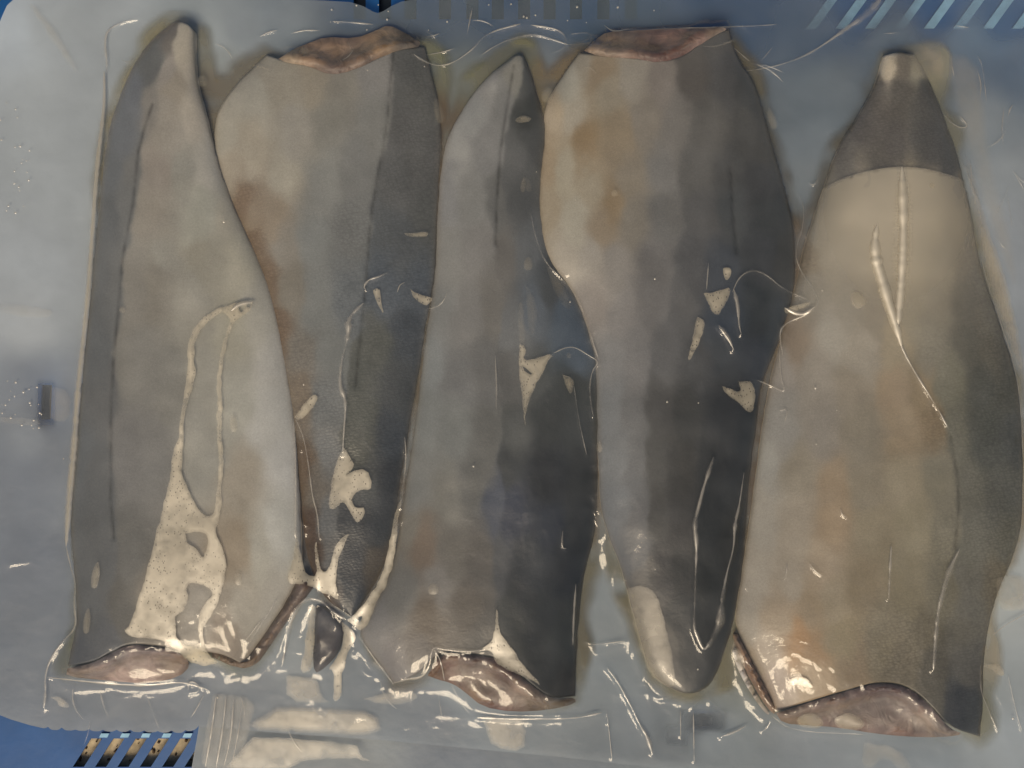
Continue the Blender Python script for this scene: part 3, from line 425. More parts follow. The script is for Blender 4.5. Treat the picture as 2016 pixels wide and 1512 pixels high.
me = bpy.data.meshes.new('gravel'); bm.to_mesh(me); bm.free(); gv = link('gravel', me, M_STONE); gv['kind'] = 'stuff'

# ---------------------------------------------------------------- vacuum bag
bag = thing('vacuum_bag', 'large clear vacuum bag sealed tight round the five fish fillets', 'vacuum bag', (0, 0, 0))
bag2 = thing('vacuum_bag', 'second clear vacuum bag lying underneath, only its smooth margin showing along the bottom', 'vacuum bag', (0, -.13, -.003))
def zig(x, a=5, p=27):
    t = (x/p) % 1; return -a*np.exp(-((t-.5)/.16)**2)*(.4+vnoise(x/p//1*1.0, x*0+3.3))
def bag_top(x):
    return np.interp(x, [-40, -8, 4, 14, 30, 90, 180, 260, 400, 640, 690, 715, 733, 743, 755, 770, 790, 830, 900, 2060], [120, 62, 32, 10, -4, -8, -6, -6, -6, 1, 4, 12, 22, 26, 22, 12, 3, -4, -10, -24])
def bag_bottom(x):
    b = np.interp(x, [-40, 0, 20, 60, 100, 200, 360, 405, 560, 750, 1100, 1330, 2060], [1400, 1408, 1416, 1428, 1437, 1440, 1443, 1431, 1444, 1457, 1490, 1516, 1560])
    return b+np.where((x > 80) & (x < 400), zig(x), 0)
# film height: a membrane drawn down over the fillets
H0 = HM.copy()
for _ in range(2):                                   # close pin holes of the stamp
    q = np.pad(H0, 1, mode='edge'); mx = np.max([q[a:a+H0.shape[0], b:b+H0.shape[1]] for a in range(3) for b in range(3)], 0)
    av = np.mean([q[a:a+H0.shape[0], b:b+H0.shape[1]] for a in range(3) for b in range(3)], 0)
    H0 = np.where(H0 < .5*av, av, H0)
OB = H0.copy()
for _ in range(4):
    q = np.pad(OB, 1, mode='edge'); OB = .4*OB+.15*(q[:-2, 1:-1]+q[2:, 1:-1]+q[1:-1, :-2]+q[1:-1, 2:])
OB = np.maximum(OB, H0-.0008)+.0007
FH = OB.copy()
for it in range(260):
    q = np.pad(FH, 1, mode='edge'); av = .25*(q[:-2, 1:-1]+q[2:, 1:-1]+q[1:-1, :-2]+q[1:-1, 2:])
    FH = np.maximum(OB, av-.000045)
for it in range(6):
    q = np.pad(FH, 1, mode='edge'); FH = (.5*FH+.125*(q[:-2, 1:-1]+q[2:, 1:-1]+q[1:-1, :-2]+q[1:-1, 2:]))
XX, YY = np.meshgrid(GX, GY)
FH += .0005*np.abs(fbm(XX*1.0, YY*.6, 90, 3))*(FH < .004)
DO = np.full(XX.size, 1e9)
for o_ in OUTL:
    dd = seg_dist(XX, YY, o_[::6], True); ins = inside(XX, YY, o_[::4]); DO = np.minimum(DO, np.where(ins, -dd, dd))
DO = DO.reshape(XX.shape)
def film(px, py): return hsample(FH, px, py)
def ridged(x, y, sc): return np.clip(1-np.abs(fbm(x, y, sc, 3))*3.2, 0, 1)**2
def film_fine(px, py):
    h = film(px, py); d = hsample(DO, px, py)
    wx, wy = px+40*fbm(px, py, 120, 3), py+40*fbm(py, px, 120, 3)
    near = np.exp(-((d-14)/34)**2)
    h = h+near*(.00075*ridged(wx, wy*.7, 85)+.00034*ridged(wy*.8+300, wx, 46))
    out = np.clip((d-20)/60, 0, 1)
    h = h+out*(.00045*ridged(wx*.7+90, wy, 210)+.00016*ridged(wx+500, wy*1.1, 90))
    on = np.clip(-d/40, 0, 1)
    h = h+on*(.00045*ridged(wx*1.3+30, wy*.33, 130)*np.clip(fbm(px, py, 210, 2)*3, 0, 1)+.00022*ridged(wx*1.2, wy*.7+200, 38)*np.clip(fbm(px+900, py, 150, 2)*4-.3, 0, 1)+.0004*fbm(wx, wy*.5, 90, 3))
    ph, yh = px.ravel(), py.ravel(); add = np.zeros(len(ph))
    for c_ in CR:
        a = np.array(c_, float); wv = max(2.2, a[:, 2].mean()*.7); m_ = wv*4
        k = np.where((ph > a[:, 0].min()-m_) & (ph < a[:, 0].max()+m_) & (yh > a[:, 1].min()-m_) & (yh < a[:, 1].max()+m_))[0]
        dd = seg_dist(ph[k], yh[k], resample(a, max(6, int(plen(a)/8)), 2)); add[k] = np.maximum(add[k], 00.00016*wv*np.exp(-(dd/wv)**2)+.00006*wv*np.exp(-(dd/(3*wv))**2))
    return h+add.reshape(px.shape)

BACK = [(20,60,150,160,168),(100,50,140,147,150),(200,60,135,142,145),(100,200,142,148,150),(60,300,140,146,148),(150,400,140,146,148),(60,500,140,146,150),(150,600,140,146,150),(50,650,150,154,156),(60,750,135,140,145),(150,780,140,145,150),(60,850,115,122,132),(60,950,104,113,128),(60,1100,98,108,124),(60,1250,96,107,122),(60,1380,92,104,120),(150,1380,95,106,120),(250,1390,100,110,122),(340,1380,102,112,124),(420,80,130,140,142),(470,60,115,125,132),(440,120,125,132,130),(560,40,105,118,128),(640,40,95,110,122),(700,40,80,100,116),(850,40,82,100,112),(1000,40,75,95,112),(1150,40,72,95,112),(1250,40,70,95,115),(1400,30,60,88,120),(1500,50,65,92,122),(1600,60,70,95,122),(1750,60,75,98,122),(1950,60,90,125,155),(2000,150,80,105,130),(1620,180,85,102,115),(1560,200,88,105,118),(1600,280,95,110,122),(1590,350,100,112,120),(1950,250,110,122,132),(1990,350,120,128,134),(1980,450,125,132,140),(2000,550,125,132,140),(2000,650,120,128,136),(900,180,105,110,100),(1080,130,112,120,118),(500,1360,105,115,124),(560,1280,120,128,130),(700,1300,100,112,120),(740,1350,100,112,122),(860,1400,98,110,122),(900,1360,115,128,134),(1200,1150,115,125,128),(1220,1250,112,122,124),(1200,1350,108,120,125),(1250,1420,100,112,120),(1400,1440,102,115,122),(1600,1460,115,125,132),(1800,1480,112,124,132),(1990,1450,130,140,145),(1980,1350,130,138,138),(1990,1200,150,155,150),(1480,1290,120,125,115),(1430,1340,120,125,112)]  # left margin's paler upper tones are a painted sky reflection
MILKP = [(20,60,.85),(100,200,.93),(60,600,.93),(91,790,.45),(91,830,.5),(60,850,.9),(60,1000,.9),(60,1300,.9),(250,1390,.88),(250,1430,.8),(340,1400,.86),(420,80,.92),(560,40,.85),(700,30,.5),(850,20,.48),(1000,20,.45),(1150,20,.45),(1250,20,.5),(1350,25,.5),(1450,30,.45),(1600,60,.55),(1700,30,.18),(1850,30,.14),(1980,40,.22),(2000,120,.55),(1620,180,.8),(1600,300,.9),(1950,250,.85),(1990,400,.93),(2000,650,.93),(900,180,.9),(500,1360,.9),(700,1300,.9),(860,1400,.9),(1200,1250,.92),(1250,1420,.9),(1382,1417,.12),(1332,1448,.4),(1450,1440,.9),(1330,1400,.85),(1400,1450,.88),(1600,1460,.92),(1990,1450,.92),(1900,80,.6),(1750,80,.75)]
xs = np.arange(-36, 2058, 9.0); nr = 200; T_, B_ = bag_top(xs), bag_bottom(xs)
xs2 = np.arange(-36, 2058, 4.5)
def sheet(xs, nr, zfun):
    T_, B_ = bag_top(xs), bag_bottom(xs); t = np.linspace(0, 1, nr)[:, None]
    px = np.broadcast_to(xs[None], (nr, len(xs))); py = T_[None]*(1-t)+B_[None]*t
    return px, py, W3(px, py, zfun(px, py)).reshape(-1, 3), grid_faces(nr, len(xs))
px, py, co, fc = sheet(xs2, 200, lambda x, y: .0002+0*x)
cb = idw(BACK, px, py)+fbm(px, py, 120, 4).ravel()[:, None]*6
mk = np.clip(idw(MILKP, px, py)[:, 0]+.05*fbm(px, py, 70, 3).ravel()+.10, 0, .97)
for bx, by, ax, ay in ((1384, 1418, 46, 22), (1332, 1448, 20, 18), (91, 795, 18, 44)):
    mk *= 1-.6*np.exp(-(((px.ravel()-bx)/ax)**8+((py.ravel()-by)/ay)**8))
mesh('back_film', co, fc, M_MILK, bag, dict(Col=np.clip(alb(cb, .40, 1.03, 2)*np.array([1.20, 1.22, 1.22]), 0, .8), milk=mk))
# the bag below: a plain sheet, its upper part hidden by the pack
gx, gy = np.meshgrid(np.arange(392, 2080, 16.0), np.linspace(1300, 1600, 20))
gx = gx-np.clip((gy-1430)*.18, 0, 40)*(gx < 500)
cb = idw([(480,1480,112,122,128),(700,1480,120,128,130),(900,1490,100,114,130),(1100,1500,98,112,124),(1300,1490,100,115,124),(1500,1490,108,122,130),(1700,1500,112,124,132),(1990,1500,118,128,134)], gx, gy)+fbm(gx, gy, 90, 3).ravel()[:, None]*6
mesh('back_film', W3(gx, gy, -.0026).reshape(-1, 3), grid_faces(*gx.shape), M_MILK, bag2, dict(Col=np.clip(alb(cb, .40, 1.03, 2)*np.array([1.18, 1.20, 1.20]), 0, .8), milk=np.full(gx.size, .9)-.8*np.exp(-((gx.ravel()-1384)/30)**2-((gy.ravel()-1418)/16)**2)))
mesh('front_film', W3(gx, gy, -.0018).reshape(-1, 3), grid_faces(*gx.shape), M_FILM, bag2)

# ---------------------------------------------------------------- juice pooled round the fillets (uncountable: one object)
xj = np.arange(-30, 2046, 6.0); yj = np.arange(20, 1500, 6.0); px, py = np.meshgrid(xj, yj)
dj = np.full(px.size, 1e9)
for o_ in OUTL:
    dd = seg_dist(px, py, o_[::6], True); dd[inside(px, py, o_[::4])] = 0; dj = np.minimum(dj, dd)
reach = 24+26*fbm(px, py, 110, 3).ravel()
for (x, y, r, a) in [(400,160,70,18),(760,75,90,12),(900,130,70,14),(1040,90,50,24),(1090,160,60,20),(1480,130,50,14),(1500,700,30,10),(230,1320,60,10),(470,1330,80,30),(1000,1390,120,12),(1440,1330,60,50),(1210,1130,70,24),(1165,1280,50,22),(1830,130,50,36),(1880,260,30,14),(1960,560,40,14),(1950,1300,50,26),(1860,100,30,20),(660,1320,80,-30),(60,900,300,-30),(1990,400,60,-20)]:
    reach = reach+a*np.exp(-((px.ravel()-x)**2+(py.ravel()-y)**2)/r**2)
aj = np.clip((reach-dj)/20, 0, 1)*.62; aj *= np.clip(.25+1.3*vnoise(px.ravel()/34, py.ravel()/34), .2, 1.1); aj[dj <= 0] = 0.6
cj = idw([(250,60,150,138,100),(290,45,145,132,92),(400,100,128,120,96),(410,180,118,104,82),(470,150,118,106,84),(600,80,130,120,90),(750,60,150,126,84),(870,100,122,120,88),(860,240,110,84,54),(870,300,120,96,66),(900,140,118,114,86),(1040,90,122,116,82),(1090,120,125,102,66),(1060,350,120,96,66),(1500,160,110,98,70),(1540,350,96,86,68),(1570,500,110,88,62),(1680,230,96,84,62),(1830,130,150,140,108),(1860,220,122,116,92),(1930,420,140,128,96),(1960,600,130,122,100),(1990,1130,140,120,86),(1950,1280,158,142,110),(1940,1400,130,124,96),(1440,1320,124,112,76),(1420,1370,118,108,76),(1540,1420,112,102,74),(1210,1120,112,102,72),(1160,1260,108,96,66),(1150,1390,118,110,82),(950,1400,118,106,82),(800,1360,104,92,72),(600,1250,116,98,74),(480,1330,122,126,106),(430,1330,112,112,92),(110,1300,106,104,80),(250,1350,128,118,96),(600,1000,92,70,50),(1175,850,110,88,60),(1170,1000,104,84,58),(1480,900,96,76,54)], px, py)
keep = (aj > 0).reshape(px.shape); fj = grid_faces(*px.shape); fj = fj[(aj[fj] > 0).any(1)]
jz = .0009+.0009*np.clip(aj, 0, 1)
jo = mesh('fish_juice', W3(px, py, jz.reshape(px.shape)).reshape(-1, 3), fj, M_JUICE, None, dict(Col=alb(cj), milk=aj)); jo['kind'] = 'stuff'
jo['label'] = 'yellowish brown juice pooled round the fillets inside the bag'; jo['category'] = 'juice'

# ---------------------------------------------------------------- folds, creases, painted glare and bubbles of the bag
def film_patch(poly, holes=(), paleness=1.0, soft=4, mat=None, dz=.0003, step=5, name='pale_film_glare', bulge=.0, fade=None, glow=None):  # patches of painted cream glare, also the pleat and bubbles
    vo, tri, d = fill(poly, step, holes, 1, 0 if bulge or fade else 2.6)
    d = np.where(d < .01, 0, d); a = np.clip(.35+.65*d/max(soft, .1), 0, 1)*paleness if soft > 6 else np.clip(.5+.5*d/5, 0, 1)*paleness
    if soft > 12: a = np.clip(d/soft, 0, 1)*paleness
    if not bulge and not fade: a = a*np.clip(.86+.45*fbm(vo[:, 0], vo[:, 1], 60, 3)+.3*fbm(vo[:, 0]+70, vo[:, 1], 12, 2), .45, 1)
    if glow: a = a*np.exp(-((vo[:, 0]-glow[0])/glow[2])**2-((vo[:, 1]-glow[1])/glow[3])**2)
    if fade: a = a*np.clip((vo[:, 1]-fade[0])/(fade[1]-fade[0]), 0, 1)**.7
    z = film(vo[:, 0], vo[:, 1])+.0004+dz+bulge*np.sqrt(np.clip(d/12, 0, 1))
    return mesh(name, W3(vo[:, 0], vo[:, 1], z), tri, mat or M_GLARE, bag, dict(paleness=a))
def crease_or_glint(pts, paleness=1.0, mat=None, name='crease_or_glint', tall=.28, even=False):
    p = [(x, y, w_) for x, y, w_ in pts]; n = max(6, int(plen(p)/5)); r = resample(p, n, 2)
    t = np.gradient(r[:, :2], axis=0); t /= np.maximum(np.hypot(*t.T), 1e-6)[:, None]; nrm = np.c_[-t[:, 1], t[:, 0]]
    wv = r[:, 2]*((.8 if even else .45)+(.4 if even else .8)*vnoise(r[:, 0]/9, r[:, 1]/9)); wv *= np.clip(np.minimum(np.arange(n), np.arange(n)[::-1])/3+.25, 0, 1)
    c = r[:, :2]; offs = (-.58, -.15, .15, .58); zz = (0, 1, 1, 0); rows = []
    for o_, h_ in zip(offs, zz):
        q = c+nrm*(wv*o_)[:, None]; z = film(q[:, 0], q[:, 1])+.0007+h_*tall*wv*S; rows.append(W3(q[:, 0], q[:, 1], z))
    co = np.stack(rows, 1).reshape(-1, 3)
    return mesh(name, co, grid_faces(n, 4), mat or M_CREASE, bag, dict(paleness=np.repeat(paleness*np.clip((.7 if even else .12)+1.25*vnoise(r[:, 0]/38+c[0, 1], r[:, 1]/38), .15, 1.0), 4)*np.tile([.12, 1, 1, .12], n)))
def oval(cx, cy, a, b, rot=0, n=18):
    th = np.linspace(0, 2*np.pi, n, endpoint=False); x, y = a*np.cos(th), b*np.sin(th)*(1+.12*np.sin(3*th))
    return list(zip(cx+x*math.cos(rot)-y*math.sin(rot), cy+x*math.sin(rot)+y*math.cos(rot)))

film_patch([(500,592),(470,594),(430,607),(405,620),(385,640),(373,665),(369,690),(371,712),(367,740),(362,770),(359,800),(354,830),(352,860),(340,895),(338,915),(330,960),(320,1000),(310,1040),(298,1090),(282,1150),(268,1195),(255,1232),(242,1243),(262,1255),(300,1258),(330,1263),(347,1280),(370,1300),(395,1312),(415,1309),(432,1306),(413,1293),(402,1268),(398,1245),(404,1230),(420,1205),(433,1175),(443,1140),(446,1105),(438,1080),(428,1062),(425,1040),(434,1010),(438,985),(434,960),(440,930),(438,880),(435,840),(439,800),(435,750),(439,710),(448,670),(458,640),(467,628),(482,620),(496,608)],
 [[(440,614),(412,630),(392,655),(381,680),(385,695),(380,714),(387,728),(383,750),(374,775),(367,800),(362,830),(361,880),(357,925),(362,945),(372,965),(380,985),(400,1015),(418,1017),(424,1000),(427,980),(427,960),(431,930),(429,880),(426,830),(429,790),(426,755),(432,705),(441,670),(451,640),(455,630),(446,622)],
  [(365,1050),(390,1045),(412,1055),(405,1090),(400,1100),(385,1078),(368,1070)],
  [(345,1215),(350,1210),(365,1200),(372,1175),(365,1160),(372,1148),(395,1150),(415,1160),(418,1172),(405,1185),(392,1205),(392,1225),(388,1245),(398,1272),(347,1268)],
  [(470,600),(482,600),(480,615),(472,615)], [(485,598),(496,595),(494,605),(486,606)]])
film_patch([(675,880),(690,900),(700,918),(678,937),(690,928),(725,924),(732,950),(730,965),(712,962),(695,975),(692,990),(702,1000),(722,998),(708,1032),(695,1020),(685,1000),(672,985),(660,1005),(645,998),(650,970),(655,930),(665,905)], paleness=.9)
film_patch([(583,1050),(576,1110),(563,1150),(600,1150),(640,1168),(666,1182),(668,1175),(660,1150),(662,1120),(666,1100),(682,1060),(690,1050),(676,1055),(667,1062),(658,1085),(645,1122),(636,1128),(628,1110),(625,1080),(621,1060),(619,1085),(627,1138),(605,1132),(598,1120),(590,1080)])
film_patch([(790,985),(782,1040),(777,1100),(762,1150),(748,1172),(737,1200),(715,1248),(690,1226),(680,1220),(692,1214),(712,1195),(728,1172),(745,1148),(755,1120),(768,1060),(781,1000)], [[(706,1214),(714,1212),(711,1222),(704,1224)]])
film_patch([(674,1225),(700,1245),(702,1260),(688,1275),(680,1300),(672,1340),(672,1375),(655,1385),(658,1350),(655,1320),(645,1318),(660,1300),(672,1280),(676,1255)], paleness=.9)
film_patch([(606,1192),(621,1190),(622,1215),(618,1270),(617,1322),(590,1326),(597,1290),(604,1240)], paleness=.75)
film_patch([(977,1200),(980,1200),(981,1240),(995,1260),(1010,1280),(1035,1315),(1070,1352),(1040,1335),(1000,1320),(975,1305),(970,1282),(943,1280),(968,1265),(974,1240)], paleness=.85)
film_patch([(1233,1160),(1258,1150),(1285,1160),(1300,1190),(1312,1240),(1325,1300),(1333,1350),(1312,1352),(1280,1330),(1262,1280),(1245,1220)], paleness=.62, soft=3, mat=M_SHEEN)
film_patch([(1385,578),(1410,575),(1442,563),(1430,595),(1413,625),(1398,605)], paleness=.75); film_patch([(1372,625),(1390,630),(1380,670),(1352,722),(1362,670)], paleness=.75)
film_patch([(1422,528),(1430,525),(1442,530),(1438,545),(1430,555),(1423,540)], paleness=1.0); film_patch([(1455,750),(1487,752),(1487,800),(1477,815),(1455,795),(1425,770),(1420,758),(1440,766),(1458,776)], paleness=.75)
film_patch([(1543,608),(1575,598),(1602,594),(1575,612),(1545,617)], paleness=.7); film_patch([(808,570),(830,580),(856,588),(845,598),(838,603),(815,587)])
film_patch([(733,573),(748,567),(750,590),(755,620),(745,600)], paleness=.8); film_patch([(795,460),(845,455),(840,468),(800,466)], paleness=.7)
film_patch([(1022,680),(1028,678),(1036,690),(1030,710),(1060,705),(1090,695),(1075,720),(1052,765),(1040,790),(1035,805),(1035,845),(1031,820),(1027,770),(1022,745)], [[(1029,722),(1040,728),(1050,740),(1034,732)]], paleness=.7)
film_patch([(1108,738),(1130,745),(1128,775),(1120,775)], paleness=.5); film_patch([(578,822),(590,805),(605,785),(622,773),(626,785),(612,810),(590,828)])
film_patch([(1720,440),(1728,452),(1722,490),(1738,520),(1748,570),(1767,630),(1775,682),(1763,662),(1745,622),(1725,560),(1712,500)], paleness=1.1)
film_patch([(1552,1345),(1565,1332),(1590,1335),(1605,1357),(1577,1347),(1560,1352)], paleness=1.1); film_patch([(1928,430),(1942,455),(1965,520),(1985,590),(2000,660),(2008,720),(1990,680),(1968,620),(1950,560),(1935,500)], paleness=.7, soft=9, mat=M_SHEEN)
film_patch([(1960,1140),(1985,1130),(2024,1135),(2024,1200),(1985,1205),(1965,1195)], paleness=.6, soft=9, mat=M_SHEEN); film_patch([(1934,1310),(1955,1306),(1976,1312),(1976,1334),(1955,1322)], paleness=.9)
film_patch([(948,1415),(1048,1415),(1032,1440),(1036,1481),(968,1472),(960,1440)], [[(1030,1430),(1044,1424),(1046,1432),(1036,1440)]], paleness=.8, soft=9, mat=M_SHEEN)
film_patch([(548,1390),(640,1392),(745,1400),(756,1452),(600,1444),(478,1436),(508,1412)], paleness=1.0, soft=14, mat=M_SHEEN); film_patch([(500,1450),(700,1462),(712,1490),(735,1500),(690,1492),(600,1496),(560,1520),(440,1520),(470,1480)], paleness=1.0, soft=9, mat=M_SHEEN)
film_patch([(565,1330),(600,1332),(628,1338),(632,1372),(655,1386),(562,1380)], paleness=.8, soft=8, mat=M_SHEEN); film_patch([(715,1376),(770,1362),(815,1362),(826,1372),(800,1385),(760,1388)], paleness=.7, soft=8, mat=M_SHEEN)
film_patch([(98,1372),(120,1372),(140,1393),(118,1393),(112,1380)], paleness=.8, soft=2, mat=M_SHEEN)
film_patch([(1610,400),(1618,372),(1624,368),(1660,350),(1700,338),(1740,330),(1776,328),(1815,330),(1850,338),(1880,347),(1892,352),(1897,358),(1915,440),(1935,540),(1975,660),(1960,860),(1800,900),(1620,860),(1540,700),(1590,540),(1606,440)], paleness=.66, soft=2, mat=M_GLINT, fade=(900, 420), glow=(1765, 430, 170, 260))   # painted sunlit sheen with a sharp upper edge on the last fillet
film_patch([(1728,160),(1742,112),(1770,104),(1765,155)], paleness=.8, soft=7, mat=M_SHEEN); film_patch([(1790,110),(1830,92),(1858,105),(1860,150),(1835,160),(1812,155)], paleness=.3, soft=7, mat=M_SHEEN)
film_patch([(50,5),(70,6),(120,70),(160,140),(150,150),(110,95)], paleness=.6, soft=14, mat=M_SHEEN); film_patch([(1028,1010),(1045,1005),(1030,1080),(1022,1060)], paleness=.05, mat=M_SHEEN)
film_patch([(420,1366),(505,1372),(492,1440),(470,1520),(392,1520),(405,1440)], paleness=.32, soft=7, mat=M_SHEEN, name='pleat')
CR = [
 [(715,597,8),(695,615,10),(686,630,14),(686,650,14),(682,675,8),(672,710,6),(668,760,8),(680,785,12),(680,810,6),(676,860,4),(675,890,5)],
 [(578,825,4),(582,900,4),(583,1000,5),(583,1060,10)], [(582,825,3),(598,860,3),(608,920,3),(615,980,3),(625,1010,4),(628,1060,5)],
 [(797,860,3),(800,900,3),(795,950,4),(788,1000,6)],
 [(555,1310,7),(562,1275,9),(572,1225,9),(590,1190,10),(612,1176,10),(638,1185,10),(656,1205,10),(682,1220,10)],
 [(483,1262,3),(500,1240,3),(514,1222,3)], [(545,1180,5),(520,1222,6),(490,1266,5)],
 [(130,1075,4),(140,1120,4),(150,1150,4),(145,1190,4),(152,1235,5),(120,1265,5),(100,1295,5),(88,1330,6),(90,1365,8),(86,1393,12)],
 [(92,1333,4),(150,1340,4),(230,1348,5),(300,1350,5),(355,1342,4),(385,1350,4),(410,1358,3)], [(370,1360,4),(372,1340,5),(388,1345,5),(395,1362,4),(372,1364,4)],
 [(775,1345,5),(800,1338,5),(830,1335,5),(845,1315,4),(850,1285,4),(853,1273,4),(880,1280,4),(930,1283,4),(970,1275,5)], [(855,1280,3),(868,1300,3),(875,1340,3)],
 [(703,1248,2),(735,1295,2),(775,1348,2)],
 [(940,1412,9),(1000,1416,7),(1050,1416,5),(1130,1415,4),(1185,1403,5)],
 [(1405,900,4),(1395,930,10),(1385,960,8),(1375,1000,7),(1367,1030,12),(1372,1070,8),(1370,1120,5),(1368,1190,4),(1366,1235,6),(1372,1250,12),(1385,1282,10),(1395,1270,8),(1410,1245,14),(1420,1220,16),(1420,1195,10),(1430,1130,4),(1445,1080,4),(1447,1030,9),(1455,1000,4),(1465,930,3)],
 [(1395,518,3),(1391,570,4)], [(1445,570,10),(1453,600,8),(1455,640,6),(1460,660,2)], [(1415,640,10),(1435,665,9),(1445,690,6)],
 [(1568,375,2),(1580,395,2),(1583,420,2),(1580,450,3),(1568,485,3),(1567,510,3),(1580,540,3),(1600,565,4),(1612,590,4),(1605,605,6),(1580,622,7),(1555,632,5),(1538,645,4),(1535,665,4),(1543,705,3)],
 [(1442,575,3),(1455,545,4),(1480,530,4),(1510,540,4),(1540,568,3),(1590,590,3)], [(1490,748,4),(1520,760,4),(1548,775,3),(1536,740,3),(1535,690,3)],
 [(720,570,8),(715,565,5),(725,550,5),(745,545,5),(765,535,4)], [(838,608,3),(860,605,3),(875,590,3),(880,575,2)], [(782,575,4),(787,560,4),(797,556,2)],
 [(975,700,2),(978,760,5),(977,790,4),(978,810,2)], [(1090,695,3),(1115,683,3),(1135,684,3),(1160,700,3),(1180,712,3),(1165,730,3),(1160,770,3),(1168,820,3)],
 [(1045,420,2),(1055,470,2),(1075,520,3),(1110,550,3),(1140,590,3),(1160,650,3),(1178,708,4)], [(1130,760,1.5),(1140,830,2),(1155,895,2)],
 [(205,150,4),(205,200,5),(197,270,6),(190,340,6),(182,450,6),(175,560,6),(165,660,7),(152,780,7),(146,880,9),(138,960,9),(132,1040,8),(130,1075,4)],
 [(205,160,3),(212,130,6),(206,90,8),(210,60,6),(235,45,4),(270,36,3)], [(240,118,4),(255,125,6),(262,115,3)], [(512,72,5),(530,62,6),(545,60,4)],
 [(655,42,3),(690,43,4),(735,48,3)], [(685,83,2),(697,103,4)],
 [(815,107,5),(838,122,6),(860,130,4),(890,125,3),(920,105,3),(937,90,4),(950,73,4),(975,60,5),(1000,53,5),(1025,47,5)], [(840,108,3),(870,103,3),(895,95,3)],
 [(948,108,5),(970,93,3),(1000,78,3),(1050,65,4),(1090,78,4),(1118,88,3)], [(1045,49,3),(1090,55,4),(1110,65,4),(1117,85,4),(1105,98,3),(1090,103,3)], [(1118,88,2),(1160,86,3),(1168,73,4),(1155,63,3),(1125,67,3)],
 [(1190,50,3),(1207,63,4),(1240,56,4),(1260,60,4),(1300,56,4),(1400,54,3),(1500,50,3),(1530,48,2)], [(1192,52,4),(1194,75,3),(1200,90,5)], [(840,72,3),(855,70,4),(865,66,4)], [(930,15,3),(925,40,5),(920,65,3)],
 [(1470,140,3),(1520,132,3),(1560,120,4),(1600,102,5),(1640,75,7),(1660,60,9),(1690,40,14),(1720,15,20),(1735,-5,22)],
 [(1440,90,3),(1475,120,4)], [(1498,120,2),(1522,92,3)], [(1740,66,3),(1770,64,3)], [(1865,95,3),(1872,115,4),(1878,150,5)], [(1925,110,3),(1935,130,3),(1942,200,2)], [(1880,50,4),(1907,54,5)],
 [(1860,225,4),(1870,240,4),(1890,252,5),(1908,250,4),(1890,228,2)], [(1895,320,4),(1908,345,7),(1918,380,6),(1930,400,10),(1932,430,8)], [(1910,310,3),(1913,350,4)], [(1995,205,3),(1988,215,6),(1984,230,3)],
 [(1594,358,3),(1598,366,4),(1606,362,3),(1612,345,2)],
 [(1776,330,4),(1777,390,10),(1778,450,9),(1776,520,10),(1772,590,8),(1768,640,6)], [(1768,660,8),(1778,690,6),(1800,730,5),(1825,770,5),(1850,810,5),(1865,840,4)],
 [(1755,1075,6),(1752,1130,7),(1750,1180,4)], [(1890,1080,3),(1870,1120,13),(1855,1170,10),(1845,1220,10),(1838,1320,6)], [(1550,1108,3),(1547,1135,4)], [(1594,1110,3),(1605,1125,4),(1618,1133,3)], [(1655,1000,4),(1658,1015,5),(1668,1018,3)],
 [(1955,1250,3),(1980,1230,4),(2020,1208,4)], [(1930,1310,3),(1930,1360,3),(1945,1395,3),(1965,1440,3)], [(1985,1330,3),(2000,1400,2),(2012,1440,2)], [(1930,500,2),(1945,560,3),(1962,610,3),(1980,665,3),(1998,720,3),(2010,800,3),(2014,900,3)],
 [(1195,1315,3),(1215,1340,3),(1245,1395,4),(1262,1432,4),(1275,1450,9),(1285,1485,14)], [(1195,1400,3),(1205,1495,3)], [(1365,1400,3),(1367,1500,5)], [(1340,1400,4),(1340,1450,4)], [(1150,1262,3),(1165,1270,4),(1230,1262,4)],
 [(1134,1150,4),(1130,1210,5),(1128,1270,4)], [(1108,1045,3),(1106,1080,4),(1115,1080,3)], [(1500,1440,3),(1508,1435,5),(1515,1425,3)], [(1420,1450,5),(1450,1440,10),(1470,1428,4)],
 [(425,1372,5),(418,1430,6),(404,1510,5)], [(445,1372,4),(438,1440,7),(425,1512,5)], [(460,1375,5),(455,1450,6),(440,1512,4)], [(478,1378,3),(470,1440,4),(455,1512,4)], [(1545,830,3),(1552,805,3),(1535,808,4)], [(1520,1410,2),(1560,1440,2),(1700,1446,2)]]
px, py, co, fc = sheet(np.arange(-36, 2058, 3.0), 500, lambda x, y: film_fine(x, y)+.0004)
mesh('front_film', co, fc, M_FILM, bag)
GL = [[(1776,328,6),(1777,372,18),(1778,400,22),(1779,450,17),(1777,520,18),(1772,590,15),(1768,640,12)], [(1728,440,6),(1722,470,15),(1724,510,24),(1735,545,22),(1748,590,18),(1764,640,14),(1776,685,8)],
 [(205,140,5),(206,200,6),(198,270,8),(190,340,9),(182,450,9),(175,560,9),(165,660,10),(152,780,11),(146,880,13),(138,960,13),(132,1040,10),(130,1075,5)], [(500,594,5),(470,597,12),(455,612,8)], [(1545,606,7),(1578,622,8),(1604,604,6)]]
for c in GL: crease_or_glint(c, 1.0, M_GLINT if c[0][0] > 1700 else M_CREASE, even=True)  # sun streaks and bright edges painted as cream ribbons
film_patch([(1766,332),(1788,332),(1800,400),(1802,500),(1788,620),(1768,655),(1755,600),(1752,480),(1758,390)], paleness=.75, soft=20, mat=M_SHEEN)  # painted soft glow round the sun streak
